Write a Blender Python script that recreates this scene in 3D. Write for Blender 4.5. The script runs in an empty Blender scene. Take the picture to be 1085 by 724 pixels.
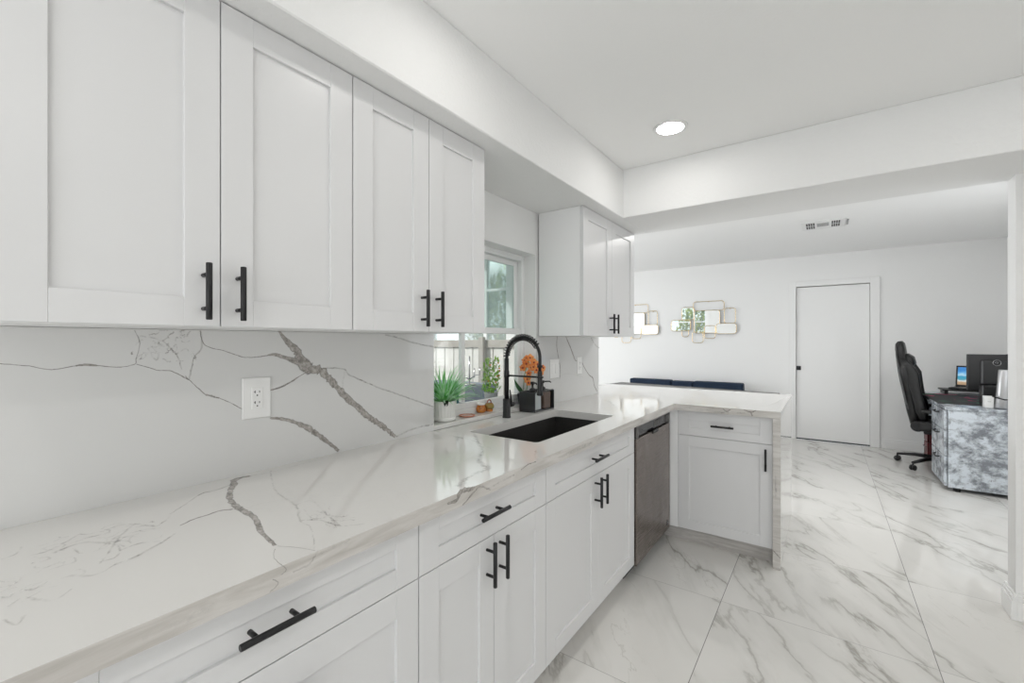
import bpy, bmesh, math, random
from mathutils import Vector, Matrix
from math import sin, cos, pi, radians
random.seed(11)
SC = bpy.context.scene
COL = SC.collection

# ------------------------------------------------------------------ camera, sky, exposure
YAW = math.atan2(331, 463)
cam_d = bpy.data.cameras.new('camera')
cam_d.sensor_fit = 'HORIZONTAL'; cam_d.sensor_width = 36.0
cam_d.lens = 36.0 * 463.0 / 1085.0
cam_d.clip_start = 0.02
cam = bpy.data.objects.new('camera', cam_d); COL.objects.link(cam)
cam.location = (1.45, 0.0, 1.322)
cam.rotation_euler = (radians(90), 0, YAW)
SC.camera = cam
SC.view_settings.view_transform = 'Standard'
SC.view_settings.look = 'None'
SC.view_settings.exposure = 0.06
SC.view_settings.gamma = 1.0
SC.view_settings.use_curve_mapping = False
SKY = 1.6          # daylight
LAMP = 43.5        # recessed kitchen lamps
FILL_LAMP_LIVING = 240.0
FILL_BACK, FILL_LIVING, FILL_DESK = 29.0, 58.0, 4.0  # strengths of the added fill lamps
SUN = 2.6
LAMP_ROW = 78.0      # second row of kitchen lamps
w = bpy.data.worlds.new('sky'); SC.world = w; w.use_nodes = True
w.node_tree.nodes['Background'].inputs[0].default_value = (0.93, 0.97, 1.0, 1)
w.node_tree.nodes['Background'].inputs[1].default_value = SKY
def fill_lamp(name, loc, rot, sx, sy, watts, col=(0.96, 0.98, 1.0)):
    d = bpy.data.lights.new(name, 'AREA'); d.shape = 'RECTANGLE'; d.size = sx; d.size_y = sy; d.energy = watts; d.color = col
    o = bpy.data.objects.new(name, d); COL.objects.link(o); o.location = loc; o.rotation_euler = [radians(a) for a in rot]; return o
# added area lamps for fill, set in made-up openings out of view
fill_lamp('fill_back_opening', (1.9, -2.99, 1.06), (90, 0, 0), 2.3, 2.0, FILL_BACK)
fill_lamp('fill_living_opening', (-3.19, 4.4, 1.2), (90, 0, -90), 1.7, 1.6, FILL_LIVING)
sun_d = bpy.data.lights.new('sun', 'SUN'); sun_d.energy = SUN; sun_d.angle = radians(1.5); sun_d.color = (1.0, 0.97, 0.92)
sun = bpy.data.objects.new('sun', sun_d); COL.objects.link(sun)
sun.rotation_euler = Vector((0.5, 0.7, -0.6)).to_track_quat('-Z', 'Y').to_euler()
fill_lamp('fill_desk_opening', (3.07, 4.2, 1.5), (90, 0, 90), 1.5, 1.1, FILL_DESK)  # added fill lamp in an unseen side opening
SC.cycles.max_bounces = 14
SC.cycles.diffuse_bounces = 7
SC.cycles.glossy_bounces = 5
SC.cycles.transparent_max_bounces = 12
SC.cycles.sample_clamp_indirect = 8.0
SC.cycles.use_denoising = True
SC.cycles.caustics_reflective = False
SC.cycles.caustics_refractive = False

# ------------------------------------------------------------------ materials
def nodes_of(m):
    nt = m.node_tree
    return nt, nt.nodes['Principled BSDF']
def mat(name, col, rough=0.5, metal=0.0, spec=0.5, coat=0.0, emit=None, estr=0.0, trans=0.0):
    m = bpy.data.materials.new(name); m.use_nodes = True
    nt, p = nodes_of(m)
    p.inputs['Base Color'].default_value = (*col, 1)
    p.inputs['Roughness'].default_value = rough
    p.inputs['Metallic'].default_value = metal
    p.inputs['Specular IOR Level'].default_value = spec
    p.inputs['Coat Weight'].default_value = coat
    p.inputs['Transmission Weight'].default_value = trans
    if emit:
        p.inputs['Emission Color'].default_value = (*emit, 1)
        p.inputs['Emission Strength'].default_value = estr
    return m
class N:
    """tiny node-graph helper"""
    def __init__(s, m): s.nt = m.node_tree; s.l = s.nt.links
    def new(s, t, **kw):
        n = s.nt.nodes.new(t)
        for k, v in kw.items(): setattr(n, k, v)
        return n
    def put(s, sock, v):
        if isinstance(v, (int, float, tuple)): sock.default_value = v
        else: s.l.new(v, sock)
    def math(s, op, a, b=0.0, c=None, clamp=False):
        n = s.new('ShaderNodeMath', operation=op, use_clamp=clamp)
        s.put(n.inputs[0], a); s.put(n.inputs[1], b)
        if c is not None: s.put(n.inputs[2], c)
        return n.outputs[0]
    def rng(s, v, a, b, c=0.0, d=1.0, smooth=False):
        n = s.new('ShaderNodeMapRange', clamp=True)
        if smooth: n.interpolation_type = 'SMOOTHSTEP'
        s.put(n.inputs[0], v)
        for i, x in enumerate((a, b, c, d)): n.inputs[i+1].default_value = x
        return n.outputs[0]
    def noise(s, vec, scale, detail=4, rough=0.5, dist=0.0):
        n = s.new('ShaderNodeTexNoise'); s.l.new(vec, n.inputs['Vector'])
        n.inputs['Scale'].default_value = scale; n.inputs['Detail'].default_value = detail
        n.inputs['Roughness'].default_value = rough; n.inputs['Distortion'].default_value = dist
        return n.outputs['Fac']
    def comb(s, x, y, z=0.0):
        n = s.new('ShaderNodeCombineXYZ')
        s.put(n.inputs[0], x); s.put(n.inputs[1], y); s.put(n.inputs[2], z)
        return n.outputs[0]
    def coords(s):
        n = s.new('ShaderNodeNewGeometry')          # world position of the surface
        return n.outputs['Position']
    def obj(s):
        return s.new('ShaderNodeTexCoord').outputs['Object']
    def sep(s, v):
        n = s.new('ShaderNodeSeparateXYZ'); s.l.new(v, n.inputs[0]); return n.outputs
    def mix(s, f, a, b):
        n = s.new('ShaderNodeMix', data_type='RGBA')
        s.put(n.inputs[0], f)
        for sock, v in ((n.inputs[6], a), (n.inputs[7], b)):
            if isinstance(v, tuple): sock.default_value = (*v, 1) if len(v) == 3 else v
            else: s.l.new(v, sock)
        return n.outputs[2]
    def bump(s, h, strength, dist, p):
        n = s.new('ShaderNodeBump'); n.inputs['Strength'].default_value = strength
        n.inputs['Distance'].default_value = dist
        s.l.new(h, n.inputs['Height']); s.l.new(n.outputs[0], p.inputs['Normal'])

def painted(name, col, rough=0.6, scale=90, strength=0.25):
    m = mat(name, col, rough, spec=0.3); g = N(m); nt, p = nodes_of(m)
    h = g.noise(g.obj(), scale, 3, 0.55)
    g.bump(h, strength, 0.004, p)
    return m
WALL = painted('wall_paint', (0.83, 0.83, 0.825), 0.65, 95, 0.22)
WALL_TEX = painted('orange_peel_paint', (0.80, 0.80, 0.795), 0.65, 75, 0.5)
CEIL = painted('ceiling_paint', (0.90, 0.90, 0.895), 0.7, 110, 0.2)
TRIM = mat('trim_paint', (0.82, 0.82, 0.815), 0.35)
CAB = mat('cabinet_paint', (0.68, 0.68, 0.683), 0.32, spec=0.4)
CAB_LIT = mat('cabinet_paint_lit', (0.82, 0.82, 0.82), 0.3, spec=0.4)  # cabinet paint made lighter, putting the end panel's light into the colour
BLACK = mat('matte_black_metal', (0.012, 0.012, 0.013), 0.38, metal=0.3)
GAP = mat('shadow_gap_black', (0.02, 0.02, 0.02), 0.7)
VINYL = mat('window_vinyl', (0.80, 0.81, 0.81), 0.35)
PLASTIC = mat('white_plastic', (0.80, 0.80, 0.79), 0.3)
GOLD = mat('gold_metal', (0.78, 0.60, 0.33), 0.25, metal=1.0)
MIRROR = mat('mirror_glass', (0.93, 0.94, 0.93), 0.0, metal=1.0)
CHROME = mat('dull_chrome', (0.45, 0.45, 0.46), 0.25, metal=1.0)

def quartz(name, base):
    m = mat(name, base, 0.06, spec=0.5); g = N(m); nt, p = nodes_of(m)
    v = g.coords()
    n1 = g.noise(v, 1.6, 6, 0.6, 0.6)
    f = g.rng(n1, 0.42, 0.72, 0.0, 0.10)
    n2 = g.noise(v, 7.0, 8, 0.65, 1.5)
    r = g.math('ABSOLUTE', g.math('SUBTRACT', n2, 0.5))
    thin = g.math('MULTIPLY', g.rng(r, 0.0, 0.012, 0.10, 0.0), g.rng(n1, 0.5, 0.62))
    c = g.mix(f, base, tuple(0.84*q for q in base))
    c = g.mix(thin, c, (0.38, 0.36, 0.34))
    nt.links.new(c, p.inputs['Base Color'])
    return m
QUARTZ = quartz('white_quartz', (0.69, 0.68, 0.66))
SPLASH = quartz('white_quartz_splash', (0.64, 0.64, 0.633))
def quartz_vein():
    m = mat('quartz_vein', (0.30, 0.285, 0.27), 0.08); g = N(m); nt, p = nodes_of(m)
    a = g.new('ShaderNodeAttribute', attribute_name='vein').outputs['Fac']
    v = g.coords()
    n1 = g.noise(v, 60, 6, 0.7)
    n2 = g.noise(v, 160, 4, 0.7)
    c = g.mix(g.rng(n1, 0.36, 0.66), (0.20, 0.185, 0.17), (0.50, 0.475, 0.445))
    c = g.mix(g.rng(n2, 0.58, 0.70), c, (0.11, 0.10, 0.09))
    nt.links.new(c, p.inputs['Base Color'])
    sharp = g.math('MULTIPLY', g.rng(g.math('ADD', a, g.math('MULTIPLY', g.math('SUBTRACT', n1, 0.5), 0.8)), 0.10, 0.42), g.rng(a, 0.0, 0.12))
    st = g.new('ShaderNodeAttribute', attribute_name='strength').outputs['Fac']
    patch = g.rng(g.noise(v, 17, 3, 0.5), 0.36, 0.58, 0.6, 1.7)
    faint = g.math('MULTIPLY', g.math('MULTIPLY', a, g.rng(n1, 0.40, 0.64)), patch)
    hard = g.rng(st, 0.42, 0.62)
    alpha = g.math('ADD', g.math('MULTIPLY', sharp, hard), g.math('MULTIPLY', faint, g.math('SUBTRACT', 1.0, hard)))
    nt.links.new(g.math('MULTIPLY', alpha, st), p.inputs['Alpha'])
    return m
VEIN = quartz_vein()
def edge_quartz():
    m = mat('quartz_mitred_edge', (0.6, 0.58, 0.56), 0.15); g = N(m); nt, p = nodes_of(m)
    s = g.sep(g.coords())
    v = g.comb(g.math('MULTIPLY', s[0], 5.0), g.math('MULTIPLY', s[1], 5.0), g.math('MULTIPLY', s[2], 40.0))
    n1 = g.noise(v, 1.0, 6, 0.6, 0.6)
    c = g.mix(g.rng(n1, 0.38, 0.70), (0.60, 0.58, 0.555), (0.42, 0.395, 0.365))  # beige streaks, darkened overall to paint shade on the front edge
    nt.links.new(c, p.inputs['Base Color'])
    return m
EDGE = edge_quartz()

def floor_marble():
    m = mat('polished_marble_tile', (0.7, 0.69, 0.67), 0.05, spec=0.5); g = N(m); nt, p = nodes_of(m)
    s = g.sep(g.coords())
    tx = g.math('DIVIDE', g.math('SUBTRACT', s[0], 1.022), 0.8045)
    ty = g.math('DIVIDE', g.math('SUBTRACT', s[1], 2.428), 0.7965)
    ix, iy = g.math('FLOOR', tx), g.math('FLOOR', ty)
    fx, fy = g.math('FRACT', tx), g.math('FRACT', ty)
    ex = g.math('MULTIPLY', g.math('MINIMUM', fx, g.math('SUBTRACT', 1.0, fx)), 0.80)
    ey = g.math('MULTIPLY', g.math('MINIMUM', fy, g.math('SUBTRACT', 1.0, fy)), 0.80)
    groutx = g.rng(ex, 0.0011, 0.0019, 1.0, 0.0)
    grouty = g.math('MULTIPLY', g.rng(ey, 0.0009, 0.0016, 1.0, 0.0), 0.75)
    grout = g.math('MAXIMUM', groutx, grouty)
    wn = g.new('ShaderNodeTexWhiteNoise', noise_dimensions='3D')
    nt.links.new(g.comb(ix, iy, 3.0), wn.inputs['Vector'])
    ofs = g.new('ShaderNodeVectorMath', operation='SCALE'); nt.links.new(wn.outputs['Color'], ofs.inputs[0]); ofs.inputs['Scale'].default_value = 37.0
    # veins run along (0.53, -0.85)
    al = g.math('ADD', g.math('MULTIPLY', s[0], 0.53), g.math('MULTIPLY', s[1], -0.85))
    pe = g.math('ADD', g.math('MULTIPLY', s[0], 0.85), g.math('MULTIPLY', s[1], 0.53))
    add = g.new('ShaderNodeVectorMath', operation='ADD')
    nt.links.new(g.comb(g.math('MULTIPLY', pe, 2.1), g.math('MULTIPLY', al, 0.62), 0.0), add.inputs[0])
    nt.links.new(ofs.outputs[0], add.inputs[1]); v = add.outputs[0]
    n1 = g.noise(v, 1.15, 7, 0.55, 0.35)
    r1 = g.math('ABSOLUTE', g.math('SUBTRACT', n1, 0.5))
    fade = g.noise(v, 1.7, 2, 0.5)
    line = g.math('MULTIPLY', g.rng(r1, 0.0, 0.016, 1.0, 0.0), g.rng(fade, 0.38, 0.58))
    halo = g.math('MULTIPLY', g.rng(r1, 0.0, 0.07, 0.34, 0.0), g.rng(fade, 0.34, 0.58))
    n3 = g.noise(v, 2.7, 7, 0.6, 0.5)
    r3 = g.math('ABSOLUTE', g.math('SUBTRACT', n3, 0.5))
    line2 = g.math('MULTIPLY', g.rng(r3, 0.0, 0.012, 0.6, 0.0), g.rng(fade, 0.50, 0.66))
    c = g.mix(halo, (0.70, 0.688, 0.662), (0.42, 0.42, 0.39))
    c = g.mix(g.math('MULTIPLY', line, 0.58), c, (0.20, 0.18, 0.15))
    c = g.mix(g.math('MULTIPLY', line2, 0.5), c, (0.26, 0.24, 0.20))
    c = g.mix(grout, c, (0.16, 0.155, 0.15))
    nt.links.new(c, p.inputs['Base Color'])
    nt.links.new(g.rng(grout, 0, 1, 0.045, 0.6), p.inputs['Roughness'])
    return m
FLOOR = floor_marble()
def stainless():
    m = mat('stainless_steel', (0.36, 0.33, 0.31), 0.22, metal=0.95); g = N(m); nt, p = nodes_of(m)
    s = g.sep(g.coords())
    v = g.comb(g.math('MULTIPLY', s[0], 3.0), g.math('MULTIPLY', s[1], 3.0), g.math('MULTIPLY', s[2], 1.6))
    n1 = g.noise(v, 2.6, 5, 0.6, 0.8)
    c = g.mix(g.rng(n1, 0.35, 0.68), (0.215, 0.178, 0.158), (0.31, 0.268, 0.245))  # brown reflection of the room painted into the base colour
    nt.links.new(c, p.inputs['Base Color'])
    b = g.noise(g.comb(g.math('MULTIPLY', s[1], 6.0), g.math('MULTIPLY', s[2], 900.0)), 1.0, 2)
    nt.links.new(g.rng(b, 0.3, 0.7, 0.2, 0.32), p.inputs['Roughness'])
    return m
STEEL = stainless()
def grey_wood():
    m = mat('grey_wood_kick', (0.45, 0.43, 0.41), 0.4); g = N(m); nt, p = nodes_of(m)
    s = g.sep(g.coords())
    n1 = g.noise(g.comb(g.math('MULTIPLY', s[0], 5.0), s[1], g.math('MULTIPLY', s[2], 45.0)), 1.0, 6, 0.65)
    c = g.mix(g.rng(n1, 0.35, 0.65), (0.36, 0.34, 0.32), (0.56, 0.54, 0.52))
    nt.links.new(c, p.inputs['Base Color']); return m
KICK = grey_wood()
def desk_marble():
    m = mat('grey_marbled_film', (0.6, 0.64, 0.68), 0.25); g = N(m); nt, p = nodes_of(m)
    s = g.sep(g.coords())
    v = g.comb(g.math('MULTIPLY', g.math('ADD', s[0], s[1]), 6.5), g.math('MULTIPLY', g.math('SUBTRACT', s[0], s[1]), 3.5), g.math('MULTIPLY', s[2], 10.0))
    n1 = g.noise(v, 1.0, 8, 0.72, 0.25)
    n2 = g.noise(v, 1.7, 8, 0.75, 0.4)
    c = g.mix(g.rng(n1, 0.41, 0.56), (0.20, 0.215, 0.24), (0.62, 0.67, 0.72))
    c = g.mix(g.rng(n2, 0.56, 0.68, 0.0, 0.8), c, (0.12, 0.12, 0.135))
    nt.links.new(c, p.inputs['Base Color']); return m
DESKM = desk_marble()
def glass_mat(name, tint, gloss=0.12):
    m = bpy.data.materials.new(name); m.use_nodes = True; nt = m.node_tree; nt.nodes.clear()
    o = nt.nodes.new('ShaderNodeOutputMaterial'); t = nt.nodes.new('ShaderNodeBsdfTransparent')
    gl = nt.nodes.new('ShaderNodeBsdfGlossy'); mx = nt.nodes.new('ShaderNodeMixShader')
    t.inputs[0].default_value = (*tint, 1); gl.inputs['Roughness'].default_value = 0.0
    gl.inputs[0].default_value = (1, 1, 1, 1)
    mx.inputs[0].default_value = gloss
    nt.links.new(t.outputs[0], mx.inputs[1]); nt.links.new(gl.outputs[0], mx.inputs[2]); nt.links.new(mx.outputs[0], o.inputs[0])
    return m
GLASS = glass_mat('clear_window_glass', (0.97, 0.98, 0.98), 0.04)
GLASS_T = glass_mat('tinted_window_glass', (0.88, 0.925, 0.91), 0.16)
GLASS_U = glass_mat('greenish_window_glass', (0.76, 0.82, 0.81), 0.05)
def mottled(name, a, b, scale=8, rough=0.6, lo=0.35, hi=0.65, metal=0.0):
    m = mat(name, a, rough, metal=metal); g = N(m); nt, p = nodes_of(m)
    n = g.noise(g.obj(), scale, 5, 0.6)
    nt.links.new(g.mix(g.rng(n, lo, hi), a, b), p.inputs['Base Color']); return m

# ------------------------------------------------------------------ mesh helpers
def smooth(pts):
    """Catmull-Rom through the given points"""
    out = []; n = len(pts)
    for i in range(n-1):
        p0, p1, p2, p3 = pts[max(0, i-1)], pts[i], pts[i+1], pts[min(n-1, i+2)]
        for k in range(5):
            t = k/5
            out.append(tuple(0.5*((2*p1[c]) + (-p0[c]+p2[c])*t + (2*p0[c]-5*p1[c]+4*p2[c]-p3[c])*t*t + (-p0[c]+3*p1[c]-3*p2[c]+p3[c])*t**3) for c in range(3)))
    out.append(tuple(pts[-1])); return out
def crackle(a0, a1, b0, b1, n, ln, st, seed):
    """fine broken hairlines inside one cloudy patch of the slab"""
    q = random.Random(seed); out = []
    for k in range(n):
        a, b, th = q.uniform(a0, a1), q.uniform(b0, b1), q.uniform(0, 6.28); pts = []
        for i in range(4):
            pts.append((min(max(a, a0), a1), min(max(b, b0), b1), q.uniform(0.0006, 0.0016)))
            th += q.uniform(-0.9, 0.9); a += cos(th)*ln/3; b += sin(th)*ln/3
        if len(set(pts)) == 4 and min(math.hypot(u[0]-v[0], u[1]-v[1]) for u, v in zip(pts, pts[1:])) > 1e-4: out.append((pts, st))
    return out
class MB:
    def __init__(s):
        s.bm = bmesh.new()
        s.vein = s.bm.verts.layers.float.new('vein'); s.stren = s.bm.verts.layers.float.new('strength')
    def _join(s, t, mi=0, M=None, smooth=False):
        mp = {}
        for v in t.verts: mp[v] = s.bm.verts.new(M @ v.co if M else v.co)
        for f in t.faces:
            try:
                nf = s.bm.faces.new([mp[v] for v in f.verts]); nf.material_index = mi; nf.smooth = smooth or f.smooth
            except ValueError: pass
        t.free(); return s
    def box(s, x0, x1, y0, y1, z0, z1, bev=0.0, mi=0, M=None, seg=1):
        t = bmesh.new()
        bmesh.ops.create_cube(t, size=1.0)
        sx, sy, sz = abs(x1-x0), abs(y1-y0), abs(z1-z0)
        for v in t.verts:
            v.co = Vector(((x0+x1)/2 + v.co.x*sx, (y0+y1)/2 + v.co.y*sy, (z0+z1)/2 + v.co.z*sz))
        if bev > 0:
            bmesh.ops.bevel(t, geom=list(t.edges), offset=min(bev, 0.49*min(sx, sy, sz)), segments=seg, profile=0.5, affect='EDGES')
        return s._join(t, mi, M)
    def lathe(s, prof, c=(0, 0, 0), n=24, mi=0, axis='Z', smooth=True, M=None, cap=True):
        t = bmesh.new(); rings = []
        for r, h in prof:
            if r < 1e-6: rings.append([t.verts.new((0, 0, h))])
            else: rings.append([t.verts.new((r*cos(2*pi*k/n), r*sin(2*pi*k/n), h)) for k in range(n)])
        for a, b in zip(rings, rings[1:]):
            for k in range(n):
                k2 = (k+1) % n
                if len(a) == 1 and len(b) == 1: continue
                if len(a) == 1: f = t.faces.new((a[0], b[k], b[k2]))
                elif len(b) == 1: f = t.faces.new((a[k], a[k2], b[0]))
                else: f = t.faces.new((a[k], a[k2], b[k2], b[k]))
                f.smooth = smooth
        for ring in (rings[0], rings[-1]):
            if cap and len(ring) > 1:
                try: t.faces.new(ring)
                except ValueError: pass
        R = {'Z': Matrix(), 'X': Matrix.Rotation(radians(90), 4, 'Y'), 'Y': Matrix.Rotation(radians(-90), 4, 'X')}[axis]
        T = Matrix.Translation(Vector(c)) @ R
        return s._join(t, mi, (M @ T) if M else T)
    def cyl(s, c, r, h, axis='Z', n=20, bev=0.0, mi=0, M=None):
        b = min(bev, r*0.9, h*0.45)
        if b > 0: pr = [(r-b, 0), (r, b), (r, h-b), (r-b, h)]
        else: pr = [(r, 0), (r, h)]
        return s.lathe(pr, c, n, mi, axis, True, M)
    def tube(s, pts, rad, n=10, mi=0, M=None, closed=False, flat=None):
        """swept round bar; rad may be a list; flat=(a) squeezes the section"""
        pts = [Vector(p) for p in pts]; t = bmesh.new(); rings = []
        L = len(pts); up = Vector((0, 0, 1)); prev = None
        for i, p in enumerate(pts):
            if closed: d = (pts[(i+1) % L] - pts[i-1]).normalized()
            else: d = (pts[min(i+1, L-1)] - pts[max(i-1, 0)]).normalized()
            if prev is None:
                a = d.cross(up)
                if a.length < 1e-3: a = d.cross(Vector((1, 0, 0)))
                a.normalize()
            else:
                a = prev - d * prev.dot(d)
                if a.length < 1e-6: a = d.cross(up)
                a.normalize()
            prev = a; b = d.cross(a)
            r = rad[i] if isinstance(rad, (list, tuple)) else rad
            rings.append([t.verts.new(p + (a*cos(2*pi*k/n) + b*sin(2*pi*k/n)*(flat or 1.0))*r) for k in range(n)])
        prs = list(zip(rings, rings[1:])) + ([(rings[-1], rings[0])] if closed else [])
        for A, B in prs:
            for k in range(n):
                f = t.faces.new((A[k], A[(k+1) % n], B[(k+1) % n], B[k])); f.smooth = True
        if not closed:
            t.faces.new(rings[0]); t.faces.new(rings[-1])
        return s._join(t, mi, M)
    def prism(s, poly, z0, z1, bev=0.0, mi=0, M=None, seg=2, smooth=False):
        t = bmesh.new()
        vs = [t.verts.new((x, y, z0)) for x, y in poly]; f = t.faces.new(vs)
        r = bmesh.ops.extrude_face_region(t, geom=[f])
        for e in r['geom']:
            if isinstance(e, bmesh.types.BMVert): e.co.z = z1
        if bev > 0: bmesh.ops.bevel(t, geom=list(t.edges), offset=bev, segments=seg, profile=0.5, affect='EDGES', clamp_overlap=True)
        return s._join(t, mi, M, smooth)
    def cells(s, us, vs, skip, t0, t1, fn, mi=0):
        """slab made of a grid of cells in (u,v); cells (i,j) for which skip(i,j) is true are left open"""
        t = bmesh.new(); V = {}
        def vt(i, j, k):
            if (i, j, k) not in V: V[(i, j, k)] = t.verts.new(fn(us[i], vs[j], (t0, t1)[k]))
            return V[(i, j, k)]
        nu, nv = len(us)-1, len(vs)-1
        on = lambda i, j: 0 <= i < nu and 0 <= j < nv and not skip(i, j)
        for i in range(nu):
            for j in range(nv):
                if not on(i, j): continue
                for k in (0, 1): t.faces.new([vt(i, j, k), vt(i+1, j, k), vt(i+1, j+1, k), vt(i, j+1, k)])
                for (di, dj, a, b) in ((-1, 0, (i, j), (i, j+1)), (1, 0, (i+1, j), (i+1, j+1)), (0, -1, (i, j), (i+1, j)), (0, 1, (i, j+1), (i+1, j+1))):
                    if not on(i+di, j+dj): t.faces.new([vt(*a, 0), vt(*b, 0), vt(*b, 1), vt(*a, 1)])
        bmesh.ops.recalc_face_normals(t, faces=list(t.faces))
        return s._join(t, mi)
    def veins(s, lst, fn, mi, seed=1):
        """marble veins: ragged strips lying in the slab's surface"""
        rnd = random.Random(seed)
        for q, (pts, st) in enumerate(lst):
            P = []
            pts = smooth(pts)
            for (a, b) in zip(pts, pts[1:]):
                d = math.hypot(b[0]-a[0], b[1]-a[1]); n = max(1, int(d/0.006))
                for k in range(n):
                    f = k/n; P.append([a[i]+(b[i]-a[i])*f for i in range(3)])
            P.append(list(pts[-1]))
            amp = 0.0012 if st > 0.5 else 0.002
            ja = 0
            for p in P:
                ja = ja*0.7 + rnd.uniform(-1, 1)*amp
                p[0] += ja; p[1] += rnd.uniform(-1, 1)*amp*0.5
                p[2] *= rnd.uniform(0.75, 1.3)
            rows = []; off = 0.0004 + 0.00003*q
            for i, p in enumerate(P):
                A, B = P[max(0, i-1)], P[min(len(P)-1, i+1)]
                dx, dy = B[0]-A[0], B[1]-A[1]; l = math.hypot(dx, dy) or 1
                nx, ny = -dy/l, dx/l; hw = max(p[2], 0.0007)*(1.05 if st > 0.5 else 2.0)
                row = []
                for sgn, mk in ((-1, 0.0), (0, 1.0), (1, 0.0)):
                    v = s.bm.verts.new(fn(p[0]+nx*hw*sgn, p[1]+ny*hw*sgn, off))
                    v[s.vein] = mk; v[s.stren] = st
                    row.append(v)
                rows.append(row)
            for r0, r1 in zip(rows, rows[1:]):
                for k in (0, 1):
                    f = s.bm.faces.new((r0[k], r0[k+1], r1[k+1], r1[k])); f.material_index = mi
        return s
    def build(s, name, mats, parent=None, local=False, recalc=True, bevel=0.0):
        if recalc: bmesh.ops.recalc_face_normals(s.bm, faces=list(s.bm.faces))
        me = bpy.data.meshes.new(name)
        if parent is not None and not local:
            off = Vector((0, 0, 0)); q = parent
            while q is not None: off += q.location; q = q.parent
            for v in s.bm.verts: v.co -= off
        s.bm.to_mesh(me); s.bm.free()
        for m in (mats if isinstance(mats, (list, tuple)) else [mats]): me.materials.append(m)
        o = bpy.data.objects.new(name, me); COL.objects.link(o)
        if parent is not None: o.parent = parent
        if bevel > 0:
            b = o.modifiers.new('bevel', 'BEVEL'); b.width = bevel; b.segments = 2; b.limit_method = 'ANGLE'; b.angle_limit = radians(40)
        return o
def tag(o, label, cat, group=None):
    o['label'] = label; o['category'] = cat; o['kind'] = 'thing'
    if group: o['group'] = group
    return o
def thing(name, loc, label, cat, group=None, rz=0.0):
    o = bpy.data.objects.new(name, None); COL.objects.link(o); o.empty_display_size = 0.1
    o.location = loc; o.rotation_euler = (0, 0, rz)
    return tag(o, label, cat, group)
def struct(name, mb, m, parent=None, bevel=0.0):
    o = mb.build(name, m, parent, bevel=bevel)
    if parent is None: o['kind'] = 'structure'
    return o
def dup_tree(o, parent=None):
    c = o.copy(); COL.objects.link(c); c.parent = parent
    for ch in list(o.children): dup_tree(ch, c)
    return c
XP = lambda x: (lambda u, v, n: Vector((x + n, u, v)))      # plane facing +x : u=y v=z
YP = lambda y: (lambda u, v, n: Vector((u, y - n, v)))      # plane facing -y : u=x v=z
ZP = lambda z: (lambda u, v, n: Vector((u, v, z + n)))      # plane facing up
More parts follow.
